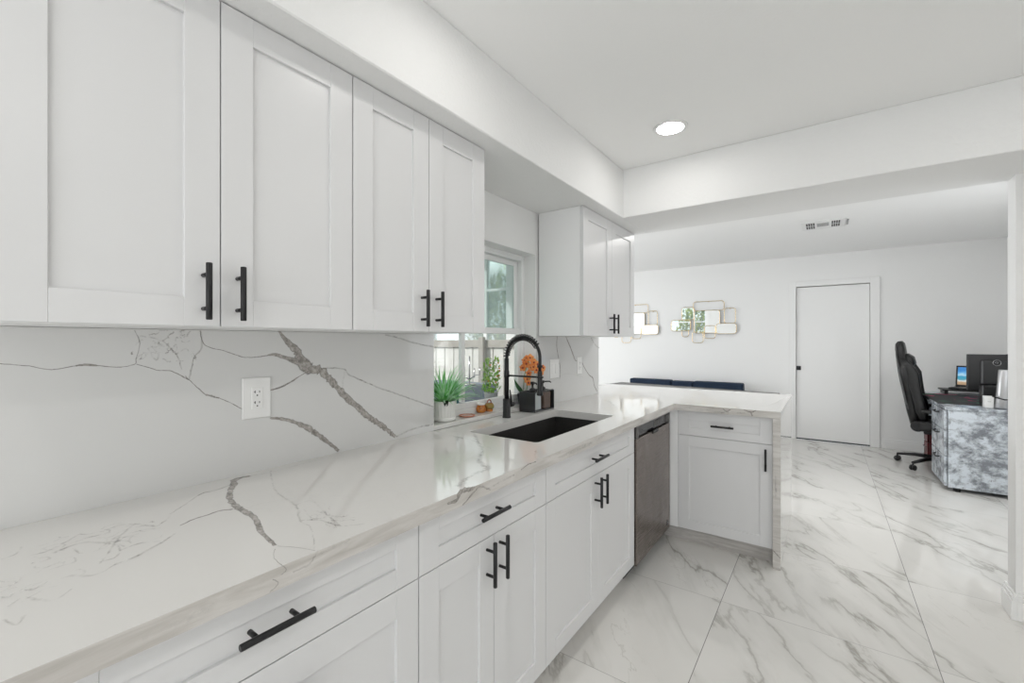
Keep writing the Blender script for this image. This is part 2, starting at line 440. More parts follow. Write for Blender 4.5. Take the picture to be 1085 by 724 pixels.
VEIN_SPLASH = [([(0.717,1.359,0.0046),(0.748,1.319,0.0094),(0.777,1.293,0.0143),(0.79,1.258,0.0193),(0.823,1.227,0.0229),(0.863,1.219,0.0167),(0.909,1.175,0.0137),(0.962,1.118,0.014),(1.019,1.069,0.0126),(1.07,1.022,0.013),(1.133,0.979,0.0114),(1.195,0.926,0.0078)],1.0),([(0.684,1.278,0.003),(0.708,1.279,0.0061),(0.745,1.266,0.0078),(0.79,1.248,0.0128)],0.95),([(0.499,1.352,0.0013),(0.509,1.311,0.0014),(0.56,1.294,0.0014),(0.617,1.273,0.0015),(0.684,1.277,0.0018)],0.6),([(0.125,1.274,0.001),(0.166,1.267,0.0011),(0.201,1.257,0.0011),(0.242,1.264,0.0017)],0.6),([(0.242,1.264,0.0022),(0.261,1.266,0.0029),(0.28,1.263,0.0023)],0.8),([(0.28,1.263,0.0012),(0.324,1.257,0.0012),(0.352,1.263,0.0012)],0.6),([(0.352,1.351,0.0015),(0.362,1.317,0.0015),(0.354,1.278,0.0015),(0.352,1.263,0.0015)],0.55),([(0.354,1.263,0.0012),(0.397,1.246,0.0013),(0.426,1.242,0.0015),(0.452,1.228,0.002),(0.47,1.215,0.0026)],0.6),([(0.47,1.215,0.0016),(0.483,1.274,0.0013),(0.502,1.311,0.0014),(0.497,1.354,0.0013)],0.5),([(0.362,1.337,0.0012),(0.385,1.332,0.0012),(0.41,1.325,0.0013),(0.435,1.348,0.0013)],0.4),([(0.41,1.325,0.0013),(0.439,1.286,0.0013),(0.452,1.244,0.0013)],0.4),([(0.377,1.305,0.0012),(0.393,1.272,0.0013),(0.397,1.292,0.0013),(0.385,1.312,0.0012)],0.4),([(0.439,1.286,0.0013),(0.465,1.301,0.0013),(0.483,1.274,0.0013)],0.35),([(0.354,1.278,0.0012),(0.373,1.292,0.0012),(0.397,1.292,0.0013)],0.35),([(0.461,1.225,0.0016),(0.483,1.199,0.0013),(0.51,1.168,0.002)],0.6),([(0.51,1.168,0.0027),(0.53,1.162,0.0028),(0.547,1.155,0.0021)],0.8),([(0.547,1.155,0.0014),(0.58,1.135,0.0014),(0.612,1.113,0.0014)],0.6),([(0.687,1.165,0.0015),(0.72,1.171,0.0034),(0.756,1.187,0.0032),(0.79,1.206,0.0016),(0.827,1.224,0.0016)],0.75),([(0.69,1.076,0.003),(0.726,1.068,0.0062),(0.756,1.057,0.0063),(0.79,1.04,0.008),(0.827,1.016,0.0098),(0.883,0.968,0.0084),(0.935,0.92,0.0052)],0.95),([(0.863,1.224,0.0017),(0.909,1.226,0.0017),(0.962,1.218,0.0018),(0.982,1.194,0.0018),(1.12,1.134,0.0019),(1.251,1.085,0.002),(1.411,1.025,0.0022)],0.5),([(0.962,1.218,0.0018),(0.954,1.182,0.0017),(0.947,1.148,0.0017)],0.35),([(1.145,1.349,0.0019),(1.225,1.334,0.002),(1.304,1.314,0.0021),(1.411,1.298,0.0022)],0.5),([(1.195,0.926,0.002),(1.304,0.944,0.0021),(1.411,0.944,0.0022)],0.45),([(2.547,1.357,0.0044),(2.539,1.282,0.0044),(2.572,1.193,0.0048),(2.589,1.125,0.0041),(2.58,1.068,0.0025)],0.9),([(2.666,1.358,0.0052),(2.693,1.324,0.0059),(2.74,1.269,0.008),(2.805,1.187,0.0061)],1.0),([(2.805,1.187,0.0034),(2.911,1.169,0.0035)],0.6),([(2.911,1.169,0.0042),(2.975,1.108,0.0042),(3.041,1.064,0.005),(3.096,1.042,0.0058),(3.124,0.979,0.0048),(3.175,0.93,0.0044)],0.95),([(3.062,1.351,0.0029),(3.147,1.293,0.0029),(3.217,1.27,0.003)],0.5),([(2.468,1.057,0.0018),(2.673,1.1,0.002),(2.934,1.057,0.0021)],0.2)]
VEIN_TOP = [([(0.033,0.616,0.0072),(0.033,0.577,0.0126),(0.082,0.55,0.0107),(0.174,0.504,0.0075),(0.259,0.483,0.0094),(0.335,0.479,0.009),(0.386,0.474,0.0065),(0.463,0.45,0.0061),(0.514,0.442,0.0059),(0.559,0.435,0.0047)],1.0),([(0.291,0.359,0.0016),(0.274,0.388,0.0027),(0.273,0.414,0.0028),(0.267,0.444,0.0028),(0.282,0.469,0.0034)],0.8),([(0.104,0.456,0.0019),(0.09,0.475,0.0025),(0.092,0.49,0.0013)],0.7),([(0.192,0.37,0.0011),(0.104,0.456,0.0012)],0.35),([(0.092,0.49,0.0013),(0.089,0.525,0.0013),(0.064,0.557,0.0014)],0.5),([(0.033,0.616,0.0021),(0.047,0.679,0.0015),(0.037,0.776,0.0016),(0.02,0.896,0.0017)],0.35),([(0.564,0.436,0.0009),(0.608,0.458,0.0011),(0.643,0.469,0.0009)],0.55),([(0.028,0.678,0.0018),(0.228,0.596,0.0019),(0.381,0.57,0.0023),(0.48,0.528,0.0016),(0.539,0.521,0.001),(0.643,0.469,0.0009)],0.4),([(0.381,0.57,0.0012),(0.383,0.611,0.0018),(0.491,0.584,0.0017),(0.58,0.566,0.001)],0.35),([(0.48,0.528,0.0016),(0.517,0.555,0.0021),(0.58,0.566,0.0021),(0.613,0.605,0.0011)],0.4),([(0.422,0.569,0.0011),(0.494,0.552,0.0011),(0.521,0.578,0.0011),(0.583,0.553,0.001)],0.3),([(0.307,0.48,0.0011),(0.298,0.534,0.0012),(0.329,0.598,0.0012)],0.25),([(0.2,0.108,0.0013),(0.191,0.127,0.0014),(0.155,0.139,0.0014)],0.4),([(0.217,0.139,0.0013),(0.221,0.163,0.0023),(0.201,0.192,0.0019),(0.17,0.218,0.001)],0.4),([(0.244,0.17,0.0018),(0.229,0.212,0.0024),(0.269,0.241,0.0029),(0.283,0.261,0.0019)],0.45),([(0.369,0.211,0.0013),(0.303,0.245,0.0019),(0.249,0.269,0.002),(0.195,0.306,0.0011)],0.4),([(0.269,0.241,0.0014),(0.312,0.252,0.0014),(0.359,0.238,0.0013),(0.36,0.213,0.0013)],0.4),([(0.399,0.224,0.0017),(0.392,0.253,0.0022),(0.363,0.298,0.0019),(0.331,0.339,0.0015)],0.4),([(0.186,0.258,0.0015),(0.181,0.284,0.0016),(0.205,0.307,0.0016),(0.252,0.328,0.0016),(0.212,0.364,0.0016)],0.35),([(0.335,0.249,0.0014),(0.328,0.283,0.0019),(0.349,0.308,0.001)],0.4),([(0.387,0.154,0.0012),(0.387,0.173,0.0033),(0.415,0.196,0.0016),(0.396,0.23,0.0009)],0.4),([(0.429,0.096,0.0015),(0.412,0.115,0.0015),(0.44,0.126,0.0022),(0.462,0.141,0.0015),(0.444,0.163,0.0012)],0.35),([(0.472,0.088,0.0014),(0.507,0.097,0.0014),(0.483,0.107,0.0014)],0.3),([(0.433,0.109,0.0011),(0.408,0.135,0.0012),(0.412,0.151,0.0012)],0.3),([(0.195,1.472,0.0042),(0.274,1.392,0.0059),(0.347,1.323,0.0056),(0.413,1.26,0.007),(0.485,1.153,0.0065),(0.537,1.12,0.0078),(0.571,1.092,0.0076),(0.577,1.047,0.0073),(0.577,1.011,0.0043),(0.596,0.948,0.0068),(0.611,0.908,0.0053)],0.42),([(-0.014,1.424,0.0022),(0.137,1.384,0.002),(0.29,1.361,0.0019),(0.421,1.301,0.0018)],0.25),([(0.576,1.377,0.0026),(0.616,1.307,0.0025),(0.651,1.271,0.0024)],0.4),([(-0.001,2.967,0.0035),(0.2,2.852,0.0033),(0.414,2.577,0.0029)],0.35),([(-0.014,2.699,0.0026),(0.146,2.696,0.0025),(0.375,2.597,0.0024)],0.3),([(1.139,3.095,0.0029),(1.175,3.269,0.003),(1.193,3.445,0.0032),(1.228,3.777,0.0035)],0.35),([(0.949,3.388,0.0026),(1.083,3.544,0.0027),(1.183,3.745,0.0028)],0.25)]
VEIN_EDGE = [([(0.941,0.912,0.0027),(0.921,0.911,0.0066),(0.882,0.915,0.0077),(0.867,0.897,0.0063),(0.831,0.898,0.0025)],0.9),([(1.014,0.884,0.0014),(0.962,0.907,0.0019),(0.929,0.894,0.0018),(0.89,0.875,0.0013)],0.5),([(1.263,0.911,0.0023),(1.216,0.913,0.0022),(1.172,0.905,0.0021)],0.6),([(1.135,0.899,0.0023),(1.06,0.894,0.0022),(0.992,0.89,0.0021)],0.35),([(0.392,0.95,0.001),(0.39,0.934,0.001),(0.41,0.906,0.001),(0.402,0.899,0.001)],0.55),([(0.387,0.897,0.001),(0.397,0.887,0.001),(0.39,0.88,0.001),(0.383,0.877,0.001)],0.55),([(0.473,0.916,0.0013),(0.465,0.904,0.0013),(0.451,0.895,0.0013),(0.422,0.895,0.0012)],0.45),([(0.541,0.911,0.002),(0.498,0.908,0.0028),(0.459,0.905,0.0018)],0.25),([(0.312,0.902,0.0031),(0.26,0.893,0.0044),(0.202,0.894,0.0034)],0.12),([(1.83,0.9,0.0032),(1.597,0.891,0.0048),(1.406,0.891,0.0026)],0.3)]
VEIN_END = [([(0.94,0.908,0.0029),(0.962,0.893,0.0046),(0.983,0.906,0.0029)],0.8),([(0.887,0.88,0.0029),(0.951,0.883,0.0029)],0.5),([(1.055,0.91,0.0028),(1.095,0.9,0.0042),(1.12,0.913,0.0028)],0.8),([(1.1,0.878,0.0042),(1.095,0.9,0.0042)],0.8),([(1.211,0.088,0.0041),(1.23,0.079,0.0041),(1.253,0.061,0.0041)],0.9),([(1.216,0.566,0.0027),(1.225,0.458,0.0027),(1.221,0.435,0.0027)],0.5),([(0.74,0.897,0.003),(0.854,0.889,0.003),(1.065,0.891,0.0028)],0.25)]

# ------------------------------------------------------------------ the setting
ZC, ZL, ZS = 2.43, 2.475, 2.12         # kitchen ceiling, living ceiling, soffit underside
XE = 3.6                               # kitchen's right wall
mb = MB()
mb.cells([-3.2, 0.0, 3.085, XE], [-3.0, 3.14, 7.08], lambda i, j: (i == 0 and j == 0) or (i == 2 and j == 1), -0.08, 0.0, lambda u, v, t: Vector((u, v, t)))
struct('floor', mb, FLOOR)
struct('ceiling', MB().box(-0.1, XE, -3.0, 3.2, ZC, ZC+0.08), CEIL)
struct('ceiling_living', MB().box(-3.2, 3.2, 3.2, 7.2, ZL, ZL+0.08), CEIL)
mb = MB(); mb.cells([-3.0, 1.415, 2.30, 3.2], [-0.02, 0.914, 1.86, ZC+0.05], lambda i, j: i == 1 and j == 1, 0.0, 0.118, lambda u, v, t: Vector((-0.13 + t, u, v)))
struct('wall_left', mb, WALL)
mb = MB(); mb.cells([-3.2, -1.80, -0.77, -0.13], [-0.02, 0.85, 2.17, ZL+0.05], lambda i, j: i == 1 and j == 1, 0.0, 0.12, lambda u, v, t: Vector((u, 3.08 + t, v)))
struct('wall_patio', mb, WALL)
mb = MB(); mb.cells([-3.2, 1.122, 1.933, 3.2], [-0.02, 2.075, ZL+0.05], lambda i, j: i == 1 and j == 0, 0.0, 0.12, lambda u, v, t: Vector((u, 7.08 + t, v)))
struct('wall_far', mb, WALL)
mb = MB(); mb.cells([3.2, 3.4, 5.0, 7.08], [-0.02, 0.9, 2.1, ZL], lambda i, j: i == 1 and j == 1, 0.0, 0.115, lambda u, v, t: Vector((3.085 + t, u, v)))
struct('wall_living_right', mb, WALL)
mb = MB(); mb.cells([3.2, 3.5, 5.3, 7.2], [-0.02, 0.35, 2.05, ZL+0.05], lambda i, j: i == 1 and j == 1, 0.0, 0.12, lambda u, v, t: Vector((-3.32 + t, u, v)))
struct('wall_living_left', mb, WALL)
struct('wall_divider', MB().box(2.192, XE+0.1, 3.09, 3.20, -0.02, ZS+0.01), WALL_TEX)
struct('wall_right', MB().box(XE, XE+0.1, -3.1, 3.2, -0.02, ZC), WALL)
mb = MB(); mb.cells([-0.13, 0.7, 3.1, XE+0.1], [-0.02, 0.02, 2.1, ZC+0.05], lambda i, j: i == 1 and j == 1, 0.0, 0.1, lambda u, v, t: Vector((u, -3.1 + t, v)))
struct('wall_back', mb, WALL)
struct('trim_soffit', MB().box(-0.012, 0.393, -3.0, 3.2, ZS, ZC, bev=0.004), WALL_TEX)
struct('trim_beam', MB().box(0.39, XE, 2.714, 3.2, ZS, ZC, bev=0.004), WALL_TEX)

def base_run(mb, a, b, side, h=0.12, d=0.015):
    """stepped baseboard along a straight wall line from a to b; side = outward normal"""
    (x0, y0), (x1, y1) = a, b
    for (dd, z0, z1) in ((d, 0.0, h*0.72), (d*0.75, h*0.72, h*0.88), (d*0.45, h*0.88, h)):
        mb.box(min(x0, x1, x0+side[0]*dd, x1+side[0]*dd), max(x0, x1, x0+side[0]*dd, x1+side[0]*dd),
               min(y0, y1, y0+side[1]*dd, y1+side[1]*dd), max(y0, y1, y0+side[1]*dd, y1+side[1]*dd), z0, z1, bev=0.0015)
mb = MB(); base_run(mb, (-3.2, 7.08), (1.055, 7.08), (0, -1)); base_run(mb, (2.03, 7.08), (3.085, 7.08), (0, -1))
struct('baseboard_far', mb, TRIM)
mb = MB(); base_run(mb, (2.192, 3.09), (XE, 3.09), (0, -1), 0.125, 0.02); base_run(mb, (2.192, 3.07), (2.192, 3.215), (-1, 0), 0.125, 0.02)
struct('baseboard_divider', mb, TRIM)
mb = MB(); base_run(mb, (3.085, 3.2), (3.085, 7.08), (-1, 0))
struct('baseboard_right', mb, TRIM)

# far door with casing
D1 = MB()
for z0, z1, x0, x1 in ((0, 2.133, 1.062, 1.137), (0, 2.133, 1.918, 2.012), (2.06, 2.133, 1.137, 1.918)):
    D1.box(x0, x1, 7.062, 7.08, z0, z1, bev=0.004)
D1.box(1.122, 1.137, 7.08, 7.17, 0, 2.06); D1.box(1.918, 1.933, 7.08, 7.17, 0, 2.06); D1.box(1.122, 1.933, 7.08, 7.17, 2.06, 2.075)
d1 = struct('door_1', D1, TRIM)
MB().box(1.142, 1.914, 7.092, 7.128, 0.020, 2.052, bev=0.002).build('door_leaf', TRIM, d1)
MB().box(1.137, 1.918, 7.086, 7.16, 0.0005, 0.006).build('door_gap_shade', GAP, d1)  # black strip painting the shade under the door leaf
lock = MB().box(1.142, 1.192, 7.084, 7.093, 0.935, 0.99, bev=0.002).box(1.155, 1.179, 7.072, 7.086, 0.95, 0.975, bev=0.002).build('door_lock', BLACK, d1)
lock['label'] = 'small square black door lock'

MB().box(0.6, 2.5, 7.2, 7.35, -0.02, 2.6).build('light_block_back', TRIM, d1)  # box added behind the door to stop sky light leaking through

# kitchen window: white double-hung window with a mullion
def frame_rect(mb, fn, u0, u1, v0, v1, wd, n0, n1, bev=0.003):
    def bx(a, b, c, d):
        p = [fn(a, c, n0), fn(b, d, n1)]
        mb.box(*sorted((p[0].x, p[1].x)), *sorted((p[0].y, p[1].y)), *sorted((p[0].z, p[1].z)), bev=bev)
    bx(u0, u0+wd, v0, v1); bx(u1-wd, u1, v0, v1); bx(u0+wd, u1-wd, v0, v0+wd); bx(u0+wd, u1-wd, v1-wd, v1)
    return mb
fx = lambda u, v, n: Vector((n, u, v))
w1 = struct('window_1', frame_rect(MB(), fx, 1.415, 2.30, 0.93, 1.86, 0.034, -0.155, -0.095), VINYL)
frame_rect(MB(), fx, 1.449, 2.266, 1.372, 1.826, 0.032, -0.150, -0.128).build('upper_sash', VINYL, w1)
lo = frame_rect(MB(), fx, 1.449, 2.266, 0.964, 1.40, 0.032, -0.125, -0.100)
lo.box(-0.124, -0.101, 1.715, 1.742, 1.0, 1.37, bev=0.002)
lo.build('lower_sash', VINYL, w1)
MB().box(-0.138, -0.135, 1.48, 2.236, 1.402, 1.796).build('upper_pane', GLASS_U, w1)
MB().box(-0.114, -0.111, 1.48, 2.235, 0.995, 1.37).build('lower_pane', GLASS, w1)
lt = MB().box(-0.128, -0.098, 2.272, 2.29, 1.70, 1.80, bev=0.003).box(-0.118, -0.104, 2.268, 2.276, 1.725, 1.765)
lt.build('sash_balance', PLASTIC, w1)
MB().box(-0.26, -0.155, 1.3, 2.42, 0.895, 0.93, bev=0.004).build('outer_ledge', VINYL, w1)
struct('trim_sill', MB().box(-0.129, 0.0, 1.4165, 2.2985, 0.9145, 0.936, bev=0.002), QUARTZ)

# dining window in the patio wall
fy = lambda u, v, n: Vector((u, n, v))
w2 = struct('window_2', frame_rect(MB(), fy, -1.80, -0.77, 0.85, 2.17, 0.05, 3.085, 3.17), VINYL)
m2 = MB(); m2.box(-1.09, -1.05, 3.10, 3.15, 0.9, 2.12, bev=0.002); m2.box(-1.75, -0.82, 3.102, 3.148, 1.775, 1.797, bev=0.002); m2.build('mullion', VINYL, w2)
MB().box(-1.75, -0.82, 3.115, 3.119, 0.9, 2.12).build('pane', GLASS_T, w2)
# unseen framed openings, added to let fill light into both rooms
w3 = struct('added_window_3', frame_rect(MB(), fx, 3.5, 5.3, 0.35, 2.05, 0.06, -3.29, -3.22), VINYL)
MB().box(-3.27, -3.24, 4.37, 4.43, 0.41, 1.99).build('mullion', VINYL, w3)
w5 = struct('added_window_5', frame_rect(MB(), fx, 3.4, 5.0, 0.9, 2.1, 0.05, 3.11, 3.17), VINYL)
MB().box(3.12, 3.16, 4.17, 4.23, 0.95, 2.05).build('mullion', VINYL, w5)
w4 = struct('added_window_4', frame_rect(MB(), fy, 0.7, 3.1, 0.02, 2.1, 0.06, -3.08, -3.02), VINYL)
MB().box(1.87, 1.93, -3.07, -3.03, 0.08, 2.04).build('mullion', VINYL, w4)

# ------------------------------------------------------------------ counters and backsplash
SPL_M = [SPLASH, VEIN]
def skip_splash(i, j): return i == 1 or (i == 2 and False)
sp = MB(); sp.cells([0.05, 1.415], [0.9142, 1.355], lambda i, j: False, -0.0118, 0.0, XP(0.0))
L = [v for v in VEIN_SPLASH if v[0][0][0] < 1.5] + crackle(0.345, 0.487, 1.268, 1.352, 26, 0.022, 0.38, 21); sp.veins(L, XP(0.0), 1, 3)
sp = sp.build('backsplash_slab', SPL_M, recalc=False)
tag(sp, 'white quartz backsplash slab with bold grey veins under the long row of cabinets', 'backsplash')
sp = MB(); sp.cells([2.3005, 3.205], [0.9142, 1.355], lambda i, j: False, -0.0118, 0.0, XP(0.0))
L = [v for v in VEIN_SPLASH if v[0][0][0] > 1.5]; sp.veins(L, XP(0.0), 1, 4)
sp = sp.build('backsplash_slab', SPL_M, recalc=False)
tag(sp, 'narrow veined quartz backsplash slab beneath the cabinet past the window', 'backsplash')

ct = MB()
xs = [-0.25, 0.0, 0.14, 0.51, 0.648, 1.245]; ys = [0.05, 1.49, 2.28, 2.952, 3.2105, 3.97]
ct.cells(xs, ys, lambda i, j: (i == 2 and j == 1) or (i == 4 and j < 3) or (i == 0 and j < 4), -0.04, 0.0, ZP(0.914))
for f in ct.bm.faces:
    c = f.calc_center_median()
    if (abs(c.x-0.648) < 1e-4 and c.y < 2.952) or (abs(c.y-2.952) < 1e-4 and c.x > 0.648): f.material_index = 2
hole = [e for e in ct.bm.edges if abs(e.verts[0].co.z-e.verts[1].co.z) > 0.03 and all(0.13 < v.co.x < 0.52 and 1.48 < v.co.y < 2.29 for v in e.verts)]
bmesh.ops.bevel(ct.bm, geom=hole, offset=0.022, segments=5, profile=0.5, affect='EDGES')
ct.veins(VEIN_TOP + crackle(0.42, 0.58, 0.545, 0.615, 22, 0.03, 0.34, 22) + crackle(0.16, 0.33, 0.14, 0.33, 34, 0.045, 0.34, 23) + crackle(0.30, 0.40, 0.08, 0.20, 16, 0.04, 0.32, 24), ZP(0.914), 1, 5); ct.veins(VEIN_EDGE, XP(0.648), 1, 6); ct.veins([v for v in VEIN_END if v[0][0][1] > 0.86], YP(2.952), 1, 7)
ct = ct.build('countertop', [QUARTZ, VEIN, EDGE], recalc=False, bevel=0.0016)
tag(ct, 'L-shaped white veined quartz countertop running from the long wall onto the peninsula', 'countertop')
wf = MB(); wf.box(1.205, 1.245, 2.952, 3.97, 0.0, 0.8735, bev=0.0015)
for f in wf.bm.faces:
    if f.calc_center_median().y < 2.956: f.material_index = 2
wf.veins([([(1.207, 0.105, 0.0035), (1.222, 0.092, 0.004), (1.244, 0.07, 0.003)], 0.9), ([(1.215, 0.55, 0.002), (1.222, 0.44, 0.003), (1.219, 0.42, 0.002)], 0.4)], YP(2.952), 1, 8)
wf.veins([([(3.0, 0.75, 0.002), (3.3, 0.6, 0.002), (3.6, 0.5, 0.003), (3.95, 0.28, 0.002)], 0.4)], XP(1.245), 1, 9)
wf = wf.build('waterfall_panel', [QUARTZ, VEIN, EDGE], recalc=False)
tag(wf, 'white quartz waterfall end panel standing at the end of the peninsula', 'end panel')

# ------------------------------------------------------------------ cabinets
def place(fn_n, mb, u0, u1, v0, v1, n0, n1, bev=0.0):
    """box in a facade's own frame: u along, v up, n outwards"""
    a, b = fn_n(u0, v0, n0), fn_n(u1, v1, n1)
    mb.box(*sorted((a.x, b.x)), *sorted((a.y, b.y)), *sorted((a.z, b.z)), bev=bev)
def shaker(name, fn, u0, u1, v0, v1, parent, st=0.07, rt=0.068, rb=0.064, th=0.02):
    """shaker front: two full-height stiles, two rails and a recessed panel"""
    mb = MB(); g = 0.0
    place(fn, mb, u0, u0+st, v0, v1, -th, 0, 0.0009); place(fn, mb, u1-st, u1, v0, v1, -th, 0, 0.0009)
    place(fn, mb, u0+st, u1-st, v0, v0+rb, -th, -0.0003, 0.0009); place(fn, mb, u0+st, u1-st, v1-rt, v1, -th, -0.0003, 0.0009)
    place(fn, mb, u0+st-0.003, u1-st+0.003, v0+rb-0.003, v1-rt+0.003, -th+0.002, -0.0085)
    return mb.build(name, CAB, parent)
def bar_pull(fn, uc, vc, vertical, parent, length=0.136, so=0.033):
    mb = MB(); r = 0.0064; h = length/2; p = 0.038
    a, b = ((uc, vc-h), (uc, vc+h)) if vertical else ((uc-h, vc), (uc+h, vc))
    e = 0.0012
    q = [fn(a[0], a[1], so), fn(b[0], b[1], so)]; d = (q[1]-q[0]).normalized()
    mb.tube([q[0], q[0]+d*e, q[1]-d*e, q[1]], [r-e, r, r, r-e], 14)
    for s in (-p, p):
        u, v = (uc, vc+s) if vertical else (uc+s, vc)
        mb.tube([fn(u, v, 0.0), fn(u, v, so-0.004)], 0.0047, 10)
    o = mb.build('handle', BLACK, parent); o['label'] = 'black bar handle'
    return o

UX = 0.305; FU = XP(UX)
def upper_cabinet(y0, ym, y1, z0, label, hz, hof):
    t = thing('wall_cabinet', (0.0, y0, z0), label, 'cabinet', 'white shaker wall cabinets')
    b = MB(); b.box(0.0005, UX-0.0215, y0, y1, z0, ZS-0.001, bev=0.0008)
    b.build('body', CAB_LIT, t)
    g = 0.0013
    for a, c, side in ((y0+g, ym-g, 1), (ym+g, y1-g, 0)):
        d = shaker('door', FU, a, c, z0+0.001, ZS-0.004, t)
        bar_pull(FU, (c-0.034 if side else a+0.034), hz, True, d, 0.127)
    return t
upper_cabinet(0.084, 0.434, 0.7845, 1.356, 'widest white shaker wall cabinet, nearest in the long row above the grey-veined backsplash', 1.434, 0.034)
upper_cabinet(0.7855, 1.094, 1.408, 1.356, 'white shaker wall cabinet whose end meets the kitchen window opening, beside the grassy plant', 1.437, 0.034)
upper_cabinet(2.317, 2.737, 3.157, 1.356, 'separate white shaker wall cabinet above the orchid, between the window and the beam', 1.437, 0.034)

BX = 0.605; FB = XP(BX); KZ = 0.10; GZ = 0.7155; TZ = 0.868
def base_body(t, y0, y1, hole=False):
    b = MB()
    b.box(0.0, BX-0.0215, y0, y0+0.018, KZ, 0.8735); b.box(0.0, BX-0.0215, y1-0.018, y1, KZ, 0.8735)
    b.box(0.0, BX-0.0215, y0+0.018, y1-0.018, KZ, KZ+0.018); b.box(0.0, 0.012, y0+0.018, y1-0.018, KZ, 0.8735)
    b.box(BX-0.045, BX-0.0215, y0+0.018, y1-0.018, KZ+0.018, 0.8735)
    b.build('body', CAB_LIT, t)
    MB().box(0.50, 0.53, y0, y1, 0.0, KZ).build('toe_kick', KICK, t)
def base_cabinet(y0, y1, label, kind):
    t = thing('base_cabinet', (0.0, y0, 0.0), label, 'cabinet', 'white shaker base cabinets along the wall')
    base_body(t, y0, y1); g = 0.0013; ym = (y0+y1)/2
    dr = shaker('drawer', FB, y0+g, y1-g, GZ+g, TZ, t, 0.07, 0.052, 0.050)
    bar_pull(FB, ym-0.028, 0.797, False, dr)
    if kind == 'doors':
        for a, c, s in ((y0+g, ym-g, 1), (ym+g, y1-g, 0)):
            d = shaker('door', FB, a, c, KZ+0.002, GZ-g, t)
            bar_pull(FB, (c-0.036 if s else a+0.026), 0.643, True, d)
    else:
        for (z0, z1) in ((0.41, GZ-g), (KZ+0.002, 0.41-2*g)):
            d = shaker('drawer', FB, y0+g, y1-g, z0, z1, t)
            bar_pull(FB, ym, z1-0.09, False, d)
    return t
base_cabinet(0.094, 0.7715, 'white shaker drawer cabinet at the near end of the long counter', 'drawers')
base_cabinet(0.7725, 1.3995, 'white shaker base cabinet between the drawer cabinet and the sink cabinet', 'doors')
base_cabinet(1.4005, 2.33, 'wide white shaker base cabinet below the sink, next to the dishwasher', 'doors')

# peninsula cabinet
PY = 2.99; FP = YP(PY)
pc = thing('peninsula_cabinet', (0.66, PY, 0.0), 'white shaker peninsula cabinet with one drawer over one door, facing the kitchen', 'cabinet')
b = MB(); b.box(0.664, 1.2035, PY+0.0215, 3.60, 0.095, 0.8735); b.build('body', CAB_LIT, pc)
MB().box(0.6085, 0.6630, PY-0.001, PY+0.02, 0.095, 0.8735, bev=0.001).build('filler_strip', CAB_LIT, pc)
MB().box(-0.2, 1.2035, 3.601, 3.62, 0.0, 0.8735).box(-0.2, -0.18, 3.2105, 3.6, 0.0, 0.8735).build('back_panel', CAB_LIT, pc)
MB().box(0.56, 1.2035, 3.04, 3.056, 0.0, 0.0945).build('toe_kick', KICK, pc)
dr = shaker('drawer', FP, 0.6645, 1.2020, 0.711, TZ, pc, 0.067, 0.055, 0.050); bar_pull(FP, 0.933, 0.789, False, dr, 0.13)
dr = shaker('door', FP, 0.6645, 1.2020, 0.0965, 0.7085, pc, 0.067); bar_pull(FP, 1.168, 0.621, True, dr, 0.13)

# dishwasher
DARKSTEEL = mat('dark_brushed_steel', (0.16, 0.155, 0.15), 0.3, metal=0.9)
dw = thing('dishwasher', (0.3, 2.66, 0.0), 'stainless steel dishwasher with a dark control strip, beside the peninsula corner', 'dishwasher')
MB().box(0.02, 0.575, 2.338, 2.980, 0.10, 0.865).build('tub', GAP, dw)
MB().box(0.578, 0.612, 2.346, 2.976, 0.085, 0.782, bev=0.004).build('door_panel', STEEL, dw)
c = MB(); c.box(0.578, 0.612, 2.346, 2.976, 0.846, 0.860, bev=0.002); c.box(0.578, 0.612, 2.346, 2.385, 0.785, 0.846, bev=0.002)
c.box(0.578, 0.612, 2.955, 2.976, 0.785, 0.846, bev=0.002); c.box(0.578, 0.592, 2.385, 2.955, 0.785, 0.846)
cp = c.build('control_strip', DARKSTEEL, dw)
MB().box(0.5925, 0.5965, 2.387, 2.953, 0.787, 0.845).build('display_panel', mat('black_gloss', (0.02, 0.02, 0.022), 0.12), cp)
for k in range(4): MB().box(0.5966, 0.599, 2.70+0.036*k, 2.722+0.036*k, 0.80, 0.832, bev=0.001).build('button', DARKSTEEL, cp)
MB().box(0.606, 0.6175, 2.62, 2.72, 0.768, 0.788, bev=0.003).build('latch_lip', BLACK, dw)
bg = MB(); bg.tube([(0.6135, 2.925+0.016*cos(a*pi/12), 0.135+0.016*sin(a*pi/12)) for a in range(24)], 0.0018, 6, closed=True)
bg.box(0.612, 0.614, 2.917, 2.933, 0.133, 0.137); bg.build('badge', CHROME, dw)
MB().box(0.52, 0.54, 2.34, 2.98, 0.0, 0.085).build('toe_kick', GAP, dw)

# sink
SINKM = mottled('black_granite_composite', (0.022, 0.021, 0.020), (0.045, 0.043, 0.041), 140, 0.35)
sk = thing('kitchen_sink', (0.325, 1.885, 0.65), 'black undermount kitchen sink set into the counter below the window', 'sink')
s = MB(); X0, X1, Y0, Y1 = 0.134, 0.516, 1.484, 2.286
s.box(X0-0.012, X0, Y0, Y1, 0.66, 0.8735); s.box(X1, X1+0.012, Y0, Y1, 0.66, 0.8735)
s.box(X0, X1, Y0-0.012, Y0, 0.66, 0.8735); s.box(X0, X1, Y1, Y1+0.012, 0.66, 0.8735); s.box(X0, X1, Y0, Y1, 0.648, 0.661)
s.build('bowl', SINKM, sk)
MB().lathe([(0.0, 0.6615), (0.045, 0.6615), (0.052, 0.665), (0.056, 0.6615)], (0.26, 1.885, 0), 24).build('drain', DARKSTEEL, sk)

